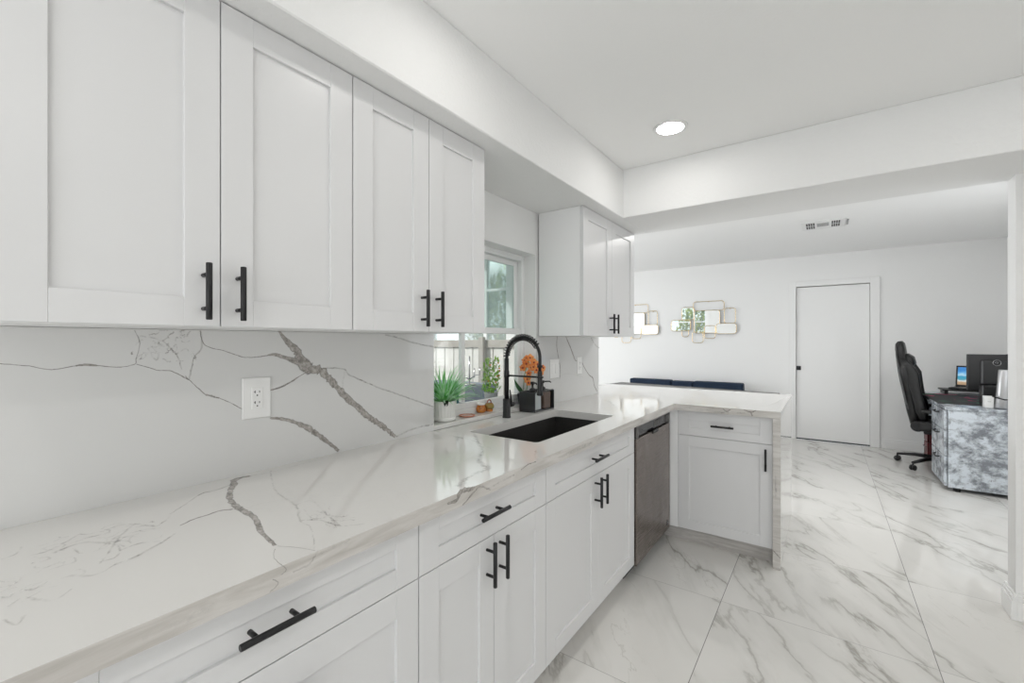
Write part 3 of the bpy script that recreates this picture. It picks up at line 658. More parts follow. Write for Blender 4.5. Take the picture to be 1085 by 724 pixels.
# outlets and switch
def plate(y0, y1, z0, z1, label, cat, name):
    t = thing(name, (0.0, (y0+y1)/2, (z0+z1)/2), label, cat)
    MB().box(0.0005, 0.006, y0, y1, z0, z1, bev=0.0025, seg=2).build('cover_plate', PLASTIC, t); return t
def receptacle(t, yc, zc, hw=0.0165):
    r = MB().box(0.005, 0.0085, yc-hw, yc+hw, zc-0.0335, zc+0.0335, bev=0.001).build('receptacle', PLASTIC, t)
    m = MB()
    for s in (-0.0165, 0.0165):
        for dy, h in ((-0.0065, 0.0040), (0.0065, 0.0032)):
            m.box(0.0084, 0.0089, yc+dy-0.0011, yc+dy+0.0011, zc+s+0.003-h, zc+s+0.003+h)
        m.box(0.0084, 0.0089, yc-0.0100, yc-0.0065, zc+s+0.002, zc+s+0.0038)
        m.cyl((0.0084, yc, zc+s-0.0080), 0.0024, 0.0005, 'X', 12)
    m.build('slots', GAP, r)
t = plate(0.606, 0.690, 1.082, 1.209, 'white square duplex outlet on the veined backsplash under the near cabinets', 'outlet', 'wall_outlet'); receptacle(t, 0.648, 1.1455)
t = plate(2.445, 2.565, 1.082, 1.205, 'white double rocker switch plate on the backsplash behind the soap caddy', 'switch', 'light_switch')
for y in (2.482, 2.528): MB().box(0.005, 0.009, y-0.0165, y+0.0165, 1.110, 1.177, bev=0.0015).build('rocker', PLASTIC, t)
t = plate(2.829, 2.903, 1.088, 1.21, 'narrow white outlet crossed by a dark vein on the far backsplash slab', 'outlet', 'wall_outlet'); receptacle(t, 2.866, 1.149)

# recessed lights
def emis(name, col, s):
    m = bpy.data.materials.new(name); m.use_nodes = True; nt = m.node_tree; nt.nodes.clear()
    e = nt.nodes.new('ShaderNodeEmission'); o = nt.nodes.new('ShaderNodeOutputMaterial')
    e.inputs[0].default_value = (*col, 1); e.inputs[1].default_value = s; nt.links.new(e.outputs[0], o.inputs[0]); return m
LENS = emis('lamp_lens', (1.0, 0.975, 0.94), LAMP); LENS3 = emis('lamp_lens_row', (1.0, 0.975, 0.94), LAMP_ROW); LENS2 = emis('living_fill_lens', (1.0, 0.985, 0.96), FILL_LAMP_LIVING)
def downlight(x, y, z, m, label, grp=None):
    t = thing('recessed_light', (x, y, z), label, 'ceiling light', grp)
    MB().lathe([(0.066, -0.004), (0.070, -0.006), (0.082, -0.004), (0.086, 0.0), (0.066, 0.0)], (x, y, z), 40, cap=False).build('trim_ring', TRIM, t)
    MB().lathe([(0.0, -0.0035), (0.066, -0.0035)], (x, y, z), 40, cap=False).build('lens', m, t, recalc=False)
downlight(0.80, 2.32, ZC, LENS, 'round white recessed ceiling light near the corner of the soffit and the beam')
n = 0
for (x, y) in ((0.80, 1.0), (0.80, -0.33), (0.80, -1.66), (2.15, 1.75), (2.15, 0.3), (2.15, -1.2)):
    downlight(x, y, ZC, LENS if x < 1 else LENS3, 'recessed kitchen ceiling light outside the picture', 'kitchen ceiling lights')
for (x, y) in ((0.9, 4.45), (2.3, 4.4)):  # lamps added out of view to brighten the living room
    downlight(x, y, ZL, LENS2, 'added living room fill lamp hidden by the beam', 'added living room fill lamps')

# ceiling register in the living room
GRILL = mat('register_dark', (0.06, 0.06, 0.06), 0.6); LOUV = mat('register_louver', (0.35, 0.35, 0.35), 0.5)
vt = thing('air_vent', (1.44, 5.27, ZL), 'white louvred air vent in the living room ceiling', 'vent')
MB().box(1.265, 1.615, 5.09, 5.46, ZL-0.006, ZL, bev=0.002).build('face_plate', TRIM, vt)
for (x0, x1, m_, rows) in ((1.30, 1.375, GRILL, 2), (1.39, 1.485, LOUV, 1), (1.505, 1.575, GRILL, 2)):
    mb = MB()
    if rows == 2:
        for k in range(4):
            for (y0, y1) in ((5.15, 5.26), (5.285, 5.395)):
                xa = x0+(x1-x0)*k/4; mb.box(xa+0.002, xa+(x1-x0)/4-0.003, y0, y1, ZL-0.0075, ZL-0.0055)
    else:
        for k in range(4): mb.box(x0, x1, 5.19+0.037*k, 5.217+0.037*k, ZL-0.0075, ZL-0.0055)
    mb.build('louvers', m_, vt)
MB().box(1.625, 1.637, 5.18, 5.37, ZL-0.012, ZL, bev=0.002).build('lever_rail', LOUV, vt)

# ------------------------------------------------------------------ things at the window and sink
POTM = mat('white_ceramic', (0.80, 0.79, 0.77), 0.3)
SOIL = mottled('potting_soil', (0.05, 0.035, 0.025), (0.12, 0.08, 0.05), 60, 0.9)
def leaf_mat(name, a, b, scale=9, rough=0.45):
    m = mottled(name, a, b, scale, rough); m.node_tree.nodes['Principled BSDF'].inputs['Subsurface Weight'].default_value = 0.0; return m
GRASS = leaf_mat('bright_grass_leaf', (0.10, 0.46, 0.09), (0.38, 0.80, 0.32), 22)
GRASS2 = leaf_mat('pale_grass_leaf', (0.36, 0.72, 0.42), (0.70, 0.92, 0.70), 22)
DARKLEAF = mat('near_black_leaf', (0.012, 0.016, 0.012), 0.4)
def blade(mb, base, az, lean, ln, wd, droop=1.0, mi=0, n=7, fold=0.35):
    """one arching strap leaf with a folded midrib"""
    d = Vector((cos(az), sin(az), 0)); sd = Vector((-sin(az), cos(az), 0)); p = Vector(base); th = radians(90)-lean
    rows = []
    for k in range(n+1):
        f = k/n; w_ = wd*(0.55+0.9*f if f < 0.4 else (1-f)/0.6*0.91)+0.0003
        up = Vector((0, 0, 1))*cos(th)-d*sin(th)
        up = (-d*sin(th)+Vector((0, 0, 1))*cos(th))
        rows.append([mb.bm.verts.new(p - sd*w_ + up*w_*fold), mb.bm.verts.new(p), mb.bm.verts.new(p + sd*w_ + up*w_*fold)])
        p = p + (d*cos(th)+Vector((0, 0, 1))*sin(th))*ln/n
        th -= droop*f*0.45
    for a, b in zip(rows, rows[1:]):
        for k in (0, 1):
            fc = mb.bm.faces.new((a[k], a[k+1], b[k+1], b[k])); fc.smooth = True; fc.material_index = mi
    return mb
# grassy plant in its ribbed pot
gx, gy, gz = -0.062, 1.545, 0.936
gp = thing('potted_grass_plant', (gx, gy, gz), 'spiky green grass plant in a white ribbed pot on the window sill', 'plant')
pt = MB(); nseg = 88
prof = [(0.050, 0.018), (0.054, 0.03), (0.060, 0.085), (0.0605, 0.094), (0.0605, 0.098), (0.055, 0.098), (0.054, 0.08)]
t = bmesh.new(); rings = []
for r, h in prof:
    rings.append([t.verts.new(((r - (0.0012 if (k % 4 < 2 and 0.02 < h < 0.092) else 0))*cos(2*pi*k/nseg), (r - (0.0012 if (k % 4 < 2 and 0.02 < h < 0.092) else 0))*sin(2*pi*k/nseg), h)) for k in range(nseg)])
for a, b in zip(rings, rings[1:]):
    for k in range(nseg): t.faces.new((a[k], a[(k+1) % nseg], b[(k+1) % nseg], b[k]))
pt._join(t, 0, Matrix.Translation((gx, gy, gz)))
pt.build('ribbed_pot', POTM, gp)
MB().lathe([(0.0, 0.0), (0.050, 0.0), (0.056, 0.006), (0.057, 0.018), (0.049, 0.018), (0.0, 0.016)], (gx, gy, gz), 40).build('saucer', POTM, gp)
MB().lathe([(0.0, 0.088), (0.03, 0.090), (0.0543, 0.086)], (gx, gy, gz), 28).build('soil', SOIL, gp)
lv = MB(); rg = random.Random(4)
for k in range(190):
    az = rg.uniform(0, 2*pi); f = rg.random()
    lean = radians(6+72*f**1.05); r0 = 0.006+0.022*rg.random()
    ln = rg.uniform(0.145, 0.21)*(1.0 if f < 0.75 else 0.85)
    if gx + cos(az)*ln*sin(lean) < -0.098: ln *= 0.45; lean *= 0.6
    blade(lv, (gx+cos(az)*r0, gy+sin(az)*r0, gz+0.088), az, lean, ln, rg.uniform(0.0045, 0.0068), rg.uniform(0.2, 0.8), 0 if rg.random() < 0.6 else 1)
for az, ln in ((1.2, 0.24), (0.9, 0.20), (1.45, 0.22)):
    blade(lv, (gx+0.02, gy+0.02, gz+0.09), az, radians(48), ln, 0.004, 1.4, 0, 10)
for v in lv.bm.verts:            # leaves rest against the glass and the side of the opening
    v.co.x = max(v.co.x, -0.092 + 0.02*(v.co.z-1.0)); v.co.y = max(v.co.y, 1.422 + 0.01*(v.co.z-1.0))
lv.build('leaves', [GRASS, GRASS2], gp)
dk = MB()
blade(dk, (gx+0.03, gy-0.02, gz+0.092), -0.9, radians(78), 0.05, 0.015, 1.8); blade(dk, (gx+0.025, gy-0.025, gz+0.095), -0.5, radians(70), 0.07, 0.012, 2.6); blade(dk, (gx+0.02, gy-0.02, gz+0.098), -2.0, radians(60), 0.05, 0.013, 1.5)
dk.build('dark_leaves', DARKLEAF, gp)
# coaster
COP = mottled('terracotta_red', (0.45, 0.14, 0.08), (0.62, 0.24, 0.15), 30, 0.5)
co = thing('trinket_dish', (-0.05, 1.70, 0.936), 'flat terracotta coloured dish lying on the sill beside the ribbed pot', 'dish')
MB().lathe([(0.0, 0.0), (0.035, 0.0), (0.043, 0.005), (0.042, 0.007), (0.036, 0.0045), (0.0, 0.004)], (-0.05, 1.70, 0.936), 32).build('rim', COP, co)
MB().lathe([(0.0, 0.0049), (0.028, 0.0049), (0.030, 0.0035)], (-0.05, 1.70, 0.936), 28, cap=False).build('centre', mat('pale_pink_glaze', (0.62, 0.42, 0.36), 0.3), co)
# two little jars
AMB = mottled('amber_orange_glaze', (0.32, 0.08, 0.015), (0.58, 0.22, 0.04), 70, 0.15)
OLV = mottled('olive_green_glaze', (0.24, 0.25, 0.06), (0.36, 0.13, 0.03), 60, 0.15)
REDL = mat('dark_red_lacquer', (0.28, 0.05, 0.03), 0.3)
j = thing('candle_jar', (-0.072, 1.838, 0.936), 'small amber orange jar with a pale rimmed top standing on the sill', 'jar', )
MB().lathe([(0.0, 0.0), (0.020, 0.0), (0.026, 0.008), (0.027, 0.022), (0.021, 0.036), (0.019, 0.042)], (-0.072, 1.838, 0.936), 28).build('body', AMB, j)
MB().lathe([(0.019, 0.041), (0.022, 0.043), (0.022, 0.051), (0.018, 0.053), (0.017, 0.049)], (-0.072, 1.838, 0.936), 28, cap=False).build('rim', POTM, j)
MB().lathe([(0.0, 0.048), (0.0175, 0.048)], (-0.072, 1.838, 0.936), 24, cap=False).build('top', REDL, j)
j = thing('handled_jar', (-0.066, 1.902, 0.936), 'small olive green jar with a dark red looped handle on the sill', 'jar')
MB().lathe([(0.0, 0.0), (0.020, 0.0), (0.021, 0.012)], (-0.066, 1.902, 0.936), 28).build('foot', AMB, j)
MB().lathe([(0.021, 0.012), (0.027, 0.020), (0.027, 0.032), (0.020, 0.044), (0.0, 0.045)], (-0.066, 1.902, 0.936), 28).build('body', OLV, j)
MB().tube([(-0.066, 1.902+0.018*cos(a), 0.936+0.040+0.022*sin(a)) for a in [pi*k/14 for k in range(15)]], 0.0032, 8).build('loop_handle', REDL, j)

# faucet
FXP, FYP = 0.062, 1.892
fa = thing('spring_faucet', (FXP, FYP, 0.914), 'matte black spring-neck kitchen faucet standing behind the sink', 'faucet')
MB().lathe([(0.0, 0.0), (0.023, 0.0), (0.023, 0.006), (0.0205, 0.008), (0.0205, 0.098), (0.017, 0.102), (0.0, 0.102)], (FXP, FYP, 0.914), 28).build('base', BLACK, fa)
MB().lathe([(0.0125, 0.10), (0.0125, 0.215), (0.0145, 0.217), (0.0145, 0.25), (0.0125, 0.252), (0.0125, 0.318), (0.0, 0.32)], (FXP, FYP, 0.914), 24).build('riser', BLACK, fa)
RA = 0.105; zc = 0.914+0.325
arc = [(FXP+RA-RA*cos(pi*k/40), FYP, zc+RA*sin(pi*k/40)) for k in range(41)] + [(FXP+2*RA, FYP, zc-0.03), (FXP+2*RA, FYP, zc-0.075)]
MB().tube([(FXP, FYP, zc-0.02)]+arc, 0.0085, 12).build('hose', BLACK, fa)
def helix(path, R, turns, n):
    P = [Vector(p) for p in path]; L = [0]
    for a, b in zip(P, P[1:]): L.append(L[-1]+(b-a).length)
    out = []
    for k in range(n+1):
        s_ = L[-1]*k/n; i = max(j_ for j_ in range(len(L)) if L[j_] <= s_+1e-9); i = min(i, len(P)-2)
        f = (s_-L[i])/(L[i+1]-L[i]); p = P[i].lerp(P[i+1], f); d = (P[i+1]-P[i]).normalized()
        a = Vector((0, 1, 0)); b = d.cross(a); th = 2*pi*turns*k/n
        out.append(p+(a*cos(th)+b*sin(th))*R)
    return out
sp_path = [(FXP, FYP, zc)] + arc[:34]
MB().tube(helix(sp_path, 0.0160, 19, 19*14), 0.0030, 6).build('spring_coil', BLACK, fa)
MB().lathe([(0.0, 0.0), (0.015, 0.0), (0.0165, 0.006), (0.0135, 0.022), (0.0125, 0.075), (0.0125, 0.118), (0.010, 0.124), (0.0, 0.124)], (FXP+2*RA, FYP, zc-0.192), 24).build('spray_head', BLACK, fa)
MB().lathe([(0.0085, 0), (0.0145, 0.0), (0.0145, 0.012), (0.0085, 0.012)], (FXP+2*RA-0.0, FYP, zc-0.05), 18, cap=False).build('spring_end_ring', BLACK, fa)
MB().tube([(FXP+0.012, FYP, 0.914+0.226), (FXP+2*RA-0.017, FYP, 0.914+0.226)], 0.005, 10).tube([(FXP+2*RA+0.0155*cos(a), FYP+0.0155*sin(a), 0.914+0.226) for a in [2*pi*k/20 for k in range(20)]], 0.0042, 8, closed=True).build('holder_arm', BLACK, fa)
lv = MB(); lv.lathe([(0.0, 0.0), (0.010, 0.0), (0.010, 0.012), (0.0145, 0.016), (0.0145, 0.036), (0.011, 0.042), (0.0, 0.042)], (FXP, FYP+0.018, 0.914+0.066), 20, axis='Y')
lv.tube([(FXP, FYP+0.046, 0.985), (FXP, FYP+0.040, 1.01), (FXP, FYP+0.030, 1.06)], [0.0055, 0.0045, 0.0035], 10); lv.build('lever', BLACK, fa)

# soap caddy and its two bottles
CAD = mat('satin_black_metal', (0.02, 0.022, 0.024), 0.3)
cx0, cx1, cy0, cy1 = 0.004, 0.112, 2.095, 2.315
cd = thing('soap_caddy', ((cx0+cx1)/2, (cy0+cy1)/2, 0.914), 'black open-sided caddy on the counter behind the sink, holding two soap bottles', 'caddy')
k_ = MB(); k_.box(cx0, cx1, cy0, cy1, 0.9142, 0.921, bev=0.002)
k_.box(cx0, cx1, cy0, cy0+0.008, 0.921, 1.03, bev=0.003, seg=2); k_.box(cx0, cx1, cy1-0.006, cy1, 0.921, 1.03, bev=0.003); k_.box(cx0, cx0+0.006, cy0+0.008, cy1-0.006, 0.921, 1.03)
k_.build('tray', CAD, cd)
f_ = MB(); f_.tube([(cx1-0.004, cy0+0.004, 0.92), (cx1-0.004, cy0+0.004, 1.022), (cx1-0.004, cy0+0.014, 1.031), (cx1-0.004, cy1-0.014, 1.031), (cx1-0.004, cy1-0.004, 1.022), (cx1-0.004, cy1-0.004, 0.92)], 0.004, 8)
f_.build('front_rail', CAD, cd)
CLEARS = mat('pale_soap_glass', (0.42, 0.46, 0.46), 0.08); BROWNS = mat('brown_soap_glass', (0.10, 0.065, 0.05), 0.1)
def soap(y, m, label, dirv):
    b_ = thing('soap_dispenser', (0.062, y, 0.9212), label, 'soap dispenser', 'soap dispensers in the caddy')
    MB().box(0.026, 0.098, y-0.040, y+0.040, 0.9215, 1.022, bev=0.006, seg=2).build('bottle', m, b_)
    MB().lathe([(0.0, 0.0), (0.018, 0.0), (0.018, 0.022), (0.012, 0.026), (0.006, 0.03), (0.006, 0.048), (0.013, 0.05), (0.013, 0.064), (0.0, 0.066)], (0.062, y, 1.0222), 20).tube([(0.062, y, 1.08), (0.062+dirv[0]*0.045, y+dirv[1]*0.045, 1.081), (0.062+dirv[0]*0.052, y+dirv[1]*0.052, 1.074)], 0.0042, 8).build('pump', BLACK, b_)
soap(2.148, CLEARS, 'clear soap bottle with a black pump in the near half of the black caddy', (0.8, -0.4))
soap(2.258, BROWNS, 'brown soap bottle with a black pump in the far half of the black caddy', (0.75, 0.66))

# orchid on the sill
PET = mottled('orange_petal', (0.72, 0.16, 0.02), (0.85, 0.42, 0.14), 60, 0.5)
LIP = mat('dark_red_lip', (0.30, 0.02, 0.02), 0.5); STEM = mat('green_stem', (0.10, 0.26, 0.06), 0.5)
ORL = leaf_mat('dark_orchid_leaf', (0.015, 0.09, 0.02), (0.04, 0.16, 0.04), 10)
ox, oy, oz = -0.062, 2.235, 0.936
oc = thing('potted_orchid', (ox, oy, oz), 'orange flowering orchid on the sill behind the black soap caddy', 'orchid')
MB().lathe([(0.0, 0.0), (0.028, 0.0), (0.038, 0.062), (0.040, 0.064), (0.036, 0.066), (0.035, 0.058), (0.0, 0.056)], (ox, oy, oz), 28).build('pot', mat('dark_grey_pot', (0.05, 0.052, 0.055), 0.4), oc)
for pts in ([(ox, oy, oz+0.055), (ox+0.005, oy, 1.10), (ox+0.03, oy, 1.19), (ox+0.07, oy-0.005, 1.225), (ox+0.115, oy, 1.19), (ox+0.145, oy+0.005, 1.14)], [(ox+0.01, oy+0.01, oz+0.055), (ox+0.03, oy, 1.05), (ox+0.05, oy-0.005, 1.10)]):
    MB().tube(pts, 0.0022, 6).build('stem', STEM, oc)
def flower(c, r, yaw, pitch):
    M = Matrix.Translation(c) @ Matrix.Rotation(yaw, 4, 'Z') @ Matrix.Rotation(pitch, 4, 'Y')
    m_ = MB()
    for k in range(5):
        a = 2*pi*k/5+0.3; wide = 0.62 if k in (1, 4) else 0.42
        rows = []
        for i in range(6):
            f = i/5; wv = r*wide*math.sin(pi*min(0.98, 0.12+0.86*f))*0.9; rr = r*f; zz = 0.15*r*math.sin(f*2.4)
            e1 = Vector((0, cos(a), sin(a))); e2 = Vector((0, -sin(a), cos(a)))
            rows.append([m_.bm.verts.new(M @ (e1*rr+e2*q*wv+Vector((zz-abs(q)*0.12*r, 0, 0)))) for q in (-1, 0, 1)])
        for A, B in zip(rows, rows[1:]):
            for q in (0, 1): fc = m_.bm.faces.new((A[q], A[q+1], B[q+1], B[q])); fc.smooth = True
    o = m_.build('flower', PET, oc, recalc=False)
    MB().lathe([(0.0, -0.006), (0.005, -0.002), (0.006, 0.004), (0.0, 0.010)], (0, 0, 0), 10, M=M @ Matrix.Rotation(radians(90), 4, 'Y')).build('lip', LIP, o)
for (x, z, r, yw) in ((-0.021, 1.185, 0.028, -0.6), (0.008, 1.222, 0.026, -1.0), (0.036, 1.195, 0.027, -0.8), (-0.014, 1.092, 0.027, -0.7), (0.052, 1.150, 0.025, -0.5), (-0.046, 1.160, 0.024, -1.1), (0.086, 1.140, 0.022, -0.6), (0.014, 1.165, 0.026, -0.9), (-0.018, 1.222, 0.018, -0.8), (0.030, 1.168, 0.024, -0.3), (-0.002, 1.128, 0.022, -1.0), (0.060, 1.185, 0.022, -0.6), (-0.034, 1.205, 0.020, -0.9), (0.10, 1.165, 0.02, -0.5), (-0.005, 1.070, 0.02, -0.6)):
    flower((x-0.012, oy-0.012, z), r, yw, -0.1)
ol = MB(); blade(ol, (ox+0.01, oy-0.02, oz+0.06), -1.45, radians(52), 0.16, 0.020, -0.25, 0, 8, 0.25); blade(ol, (ox+0.01, oy-0.01, oz+0.06), -0.5, radians(55), 0.10, 0.018, 1.0, 0, 8, 0.25)
ol.build('leaves', ORL, oc)

# on the outer ledge: flowering plant and a teal pot
LIMEL = leaf_mat('lime_leaf', (0.12, 0.40, 0.05), (0.45, 0.62, 0.12), 40)
op = thing('flowering_plant', (-0.205, 2.095, 0.93), 'bushy lime green plant with tiny orange blooms outside the window', 'plant')
MB().lathe([(0.0, 0.0), (0.032, 0.0), (0.042, 0.075), (0.044, 0.08), (0.040, 0.082), (0.0, 0.075)], (-0.205, 2.095, 0.93), 24).build('pot', mat('grey_pot', (0.35, 0.36, 0.36), 0.5), op)
fo = MB(); rg = random.Random(9)
for k in range(260):
    a = rg.uniform(0, 2*pi); zz = rg.random(); rr = 0.055*math.sqrt(rg.random())*(1-0.35*abs(zz-0.45))
    c_ = (-0.205+rr*cos(a), 2.095+rr*sin(a)*1.2, 1.005+0.205*zz)
    blade(fo, c_, rg.uniform(0, 2*pi), radians(rg.uniform(10, 80)), rg.uniform(0.018, 0.034), 0.007, 1.0, 0, 3)
fo.build('foliage', LIMEL, op)
for k in range(9):
    a = rg.uniform(-1.4, 1.4); zz = rg.uniform(1.03, 1.2)
    MB().lathe([(0.0, -0.005), (0.006, -0.001), (0.005, 0.004), (0.0, 0.006)], (-0.205+0.048*cos(a), 2.095+0.055*sin(a), zz), 8).build('bloom', PET, op)
TEAL = mat('teal_glaze', (0.035, 0.13, 0.16), 0.25)
tp = MB().lathe([(0.0, 0.0), (0.028, 0.0), (0.036, 0.03), (0.037, 0.105), (0.032, 0.122), (0.030, 0.12), (0.030, 0.02), (0.0, 0.015)], (-0.205, 1.80, 0.93), 28).build('teal_vase', TEAL)
tag(tp, 'dark teal vase outside the glass behind the grassy plant', 'vase')

# ------------------------------------------------------------------ patio
struct('ground_patio', MB().box(-9.0, -0.13, -9.0, 3.08, -0.06, -0.005), mottled('patio_concrete', (0.42, 0.41, 0.39), (0.52, 0.51, 0.49), 3, 0.8))
struct('trim_porch_roof', MB().box(-1.45, -0.13, -2.0, 2.70, 2.43, 2.55), TRIM)  # porch roof, depth shaped to block sun at the kitchen window
struct('sun_block_living', MB().box(-5.0, -3.32, 3.08, 7.2, 2.45, 2.57), TRIM)  # unseen overhang added to keep sun out of the living opening
struct('trim_eave', MB().box(-3.6, -0.13, 2.72, 3.08, 2.42, 2.55), TRIM)
FEN = mottled('pale_fence_board', (0.64, 0.63, 0.60), (0.74, 0.73, 0.70), 5, 0.7)
POSTM = mottled('weathered_post', (0.36, 0.34, 0.31), (0.46, 0.44, 0.41), 6, 0.8)
fe = thing('board_fence', (-1.3, 2.9, 0.0), 'pale vertical board fence across the patio outside the kitchen window', 'fence')
fb = MB(); x = -2.6
while x < -0.3:
    fb.box(x, x+0.105, 2.89, 2.912, 0.02, 1.325, bev=0.003); x += 0.112
fb.build('boards', FEN, fe)
MB().box(-2.6, -0.28, 2.872, 2.8895, 1.27, 1.335, bev=0.003).build('top_rail', POSTM, fe)
for x in (-2.45, -0.885-0.02, -0.3): MB().box(x-0.025, x+0.03, 2.835, 2.871, 0.0, 1.36, bev=0.004).build('post', POSTM, fe)
CVR = mottled('blue_grey_cover', (0.17, 0.20, 0.25), (0.25, 0.29, 0.35), 7, 0.8)
gc = thing('covered_grill', (-0.98, 2.55, 0.0), 'grill under a blue-grey cover standing in front of the patio fence', 'grill')
MB().box(-1.32, -0.66, 2.30, 2.78, 0.12, 0.99, bev=0.05, seg=3).build('cover', CVR, gc)
MB().box(-1.34, -0.64, 2.28, 2.80, 0.06, 0.2, bev=0.02, seg=2).build('cover_hem', CVR, gc)
for (x, y) in ((-1.25, 2.36), (-0.73, 2.36), (-1.25, 2.72), (-0.73, 2.72)): MB().cyl((x, y, -0.004), 0.03, 0.08).build('wheel', BLACK, gc)
ms = thing('wire_stand', (-0.75, 2.52, 0.99), 'thin grey metal wire stand on top of the covered grill', 'stand')
MB().tube([(-0.75, 2.52, 0.99), (-0.75, 2.52, 1.21)], 0.006, 8).build('rod', CHROME, ms)
a_ = MB()
for (dx, z, h) in ((-0.10, 1.06, 0.05), (0.10, 1.07, 0.06), (-0.05, 1.05, 0.08), (0.05, 1.05, 0.07)): a_.tube([(-0.75, 2.52, 1.03), (-0.75+dx*0.6, 2.52, z), (-0.75+dx, 2.52, z), (-0.75+dx, 2.52, z+h)], 0.005, 6)
a_.build('arms', CHROME, ms)
MB().cyl((-0.75, 2.52, 0.99), 0.05, 0.012).build('foot', CHROME, ms)
BARK = mat('bark', (0.12, 0.09, 0.06), 0.9)
def tree(x, y, h, r, a, b, label, seed, z0=0.5):
    t_ = thing('garden_tree', (x, y, 0.0), label, 'tree')
    MB().tube([(x, y, -0.01), (x+0.03, y, h*0.3), (x, y+0.05, h*0.6)], [0.07, 0.05, 0.02], 8).build('trunk', BARK, t_)
    m_ = MB(); q = random.Random(seed)
    for k in range(1500):
        while True:
            v = Vector((q.uniform(-1, 1), q.uniform(-1, 1), q.uniform(-1, 1)))
            if 0.35 < v.length < 1: break
        s_ = 0.8+0.3*math.sin(5*v.x+seed)*math.sin(4*v.y+2*v.z)
        c_ = (x+v.x*r*s_, y+v.y*r*s_, z0+(h-z0)*(0.5+0.5*v.z*s_))
        blade(m_, c_, q.uniform(0, 6.28), radians(q.uniform(0, 110)), q.uniform(0.10, 0.2), 0.035, 1.0, 0 if q.random() < 0.6 else 1, 2)
    m_.build('foliage', [leaf_mat('tree_leaf_a', a[0], a[1], 3), leaf_mat('tree_leaf_b', b[0], b[1], 3)], t_)
g1 = ((0.05, 0.16, 0.03), (0.12, 0.26, 0.06)); g2 = ((0.30, 0.42, 0.05), (0.45, 0.55, 0.12)); g3 = ((0.25, 0.20, 0.10), (0.40, 0.33, 0.18))
tree(-3.6, -0.5, 2.8, 0.95, g1, g2, 'leafy green tree in the garden beyond the patio, mirrored in the wall mirrors', 1)
tree(-2.0, -1.3, 2.9, 0.85, g2, g1, 'yellow-green bush in the garden, mirrored in the wall mirror', 2, 0.2)
tree(-0.9, -3.0, 2.8, 0.75, g3, g2, 'brownish bush in the garden, mirrored in the wall mirror centre', 3, 0.2)
tree(-5.2, 1.4, 3.2, 0.9, g1, g1, 'dark green tree reflected in the dining window', 4)

# ------------------------------------------------------------------ dining and living room
# mirror compositions on the far wall
def rrect(x0, x1, z0, z1, r, n=5):
    P = []
    for cx_, cz_, a0 in ((x1-r, z1-r, 0), (x0+r, z1-r, 90), (x0+r, z0+r, 180), (x1-r, z0+r, 270)):
        for k in range(n+1):
            a = radians(a0+90*k/n); P.append((cx_+r*cos(a), cz_+r*sin(a)))
    return P
def mirror_set(dx, label):
    t_ = thing('wall_mirror', (dx, 7.08, 1.6), label, 'mirror', 'gold framed geometric wall mirrors')
    R = {'top': (-0.182, 0.247, 1.788, 1.926, 0), 'right': (0.252, 0.398, 1.585, 1.813, 0), 'ctr': (-0.169, 0.191, 1.45, 1.788, 1),
         'rb': (0.143, 0.411, 1.437, 1.588, 1), 'lt': (-0.352, -0.171, 1.655, 1.845, 1), 'lf': (-0.512, -0.222, 1.488, 1.652, 1),
         'bot': (-0.194, -0.040, 1.303, 1.468, 0), 'mid': (-0.022, 0.131, 1.368, 1.56, 0), 'll': (-0.352, -0.25, 1.395, 1.50, 0)}
    for i, (x0, x1, z0, z1, mir) in enumerate(R.values()):
        y = 7.060 - 0.0045*(i % 4); P = rrect(x0+dx, x1+dx, z0, z1, 0.035)
        f_ = MB().tube([(a, y, b) for a, b in P], 0.0042, 8, closed=True)
        f_.box((x0+x1)/2+dx-0.004, (x0+x1)/2+dx+0.004, y, 7.0795, z1-0.012, z1-0.004)
        fr = f_.build('frame', GOLD, t_)
        if mir:
            M = Matrix(((1, 0, 0, 0), (0, 0, 1, 0), (0, 1, 0, 0), (0, 0, 0, 1)))
            MB().prism(P, y-0.001, y+0.003, M=M).build('mirror_panel', MIRROR, fr)
mirror_set(0.0, 'gold framed mirror cluster reflecting greenery, above the right end of the navy sofa')
mirror_set(-1.125, 'gold framed mirror cluster partly hidden by the wall cabinet past the window')

# navy sofa against the far wall
NAVY = mottled('navy_fabric', (0.003, 0.013, 0.034), (0.006, 0.022, 0.052), 60, 0.8)
so = thing('navy_sofa', (-0.28, 6.6, 0.0), 'low navy blue sofa with a fold-down middle against the far white wall', 'sofa')
MB().box(-1.09, 0.53, 6.22, 6.95, 0.16, 0.28, bev=0.02).build('base', NAVY, so)
for (x0, x1) in ((-1.09, -0.446), (-0.129, 0.53)):
    MB().box(x0, x1, 6.20, 6.80, 0.28, 0.43, bev=0.035, seg=3).build('seat_cushion', NAVY, so)
    MB().box(x0, x1, 6.79, 6.95, 0.38, 0.735, bev=0.022, seg=3).build('back_cushion', NAVY, so)
MB().box(-0.441, -0.134, 6.22, 6.80, 0.28, 0.42, bev=0.02, seg=2).build('middle_seat', NAVY, so)
MB().box(-0.441, -0.134, 6.80, 6.95, 0.38, 0.725, bev=0.02, seg=3).build('middle_back', NAVY, so)
for (x, y) in ((-1.0, 6.28), (0.44, 6.28), (-1.0, 6.88), (0.44, 6.88)): MB().lathe([(0.0, 0.0), (0.018, 0.0), (0.026, 0.16), (0.0, 0.16)], (x, y, 0), 14).build('leg', BLACK, so)
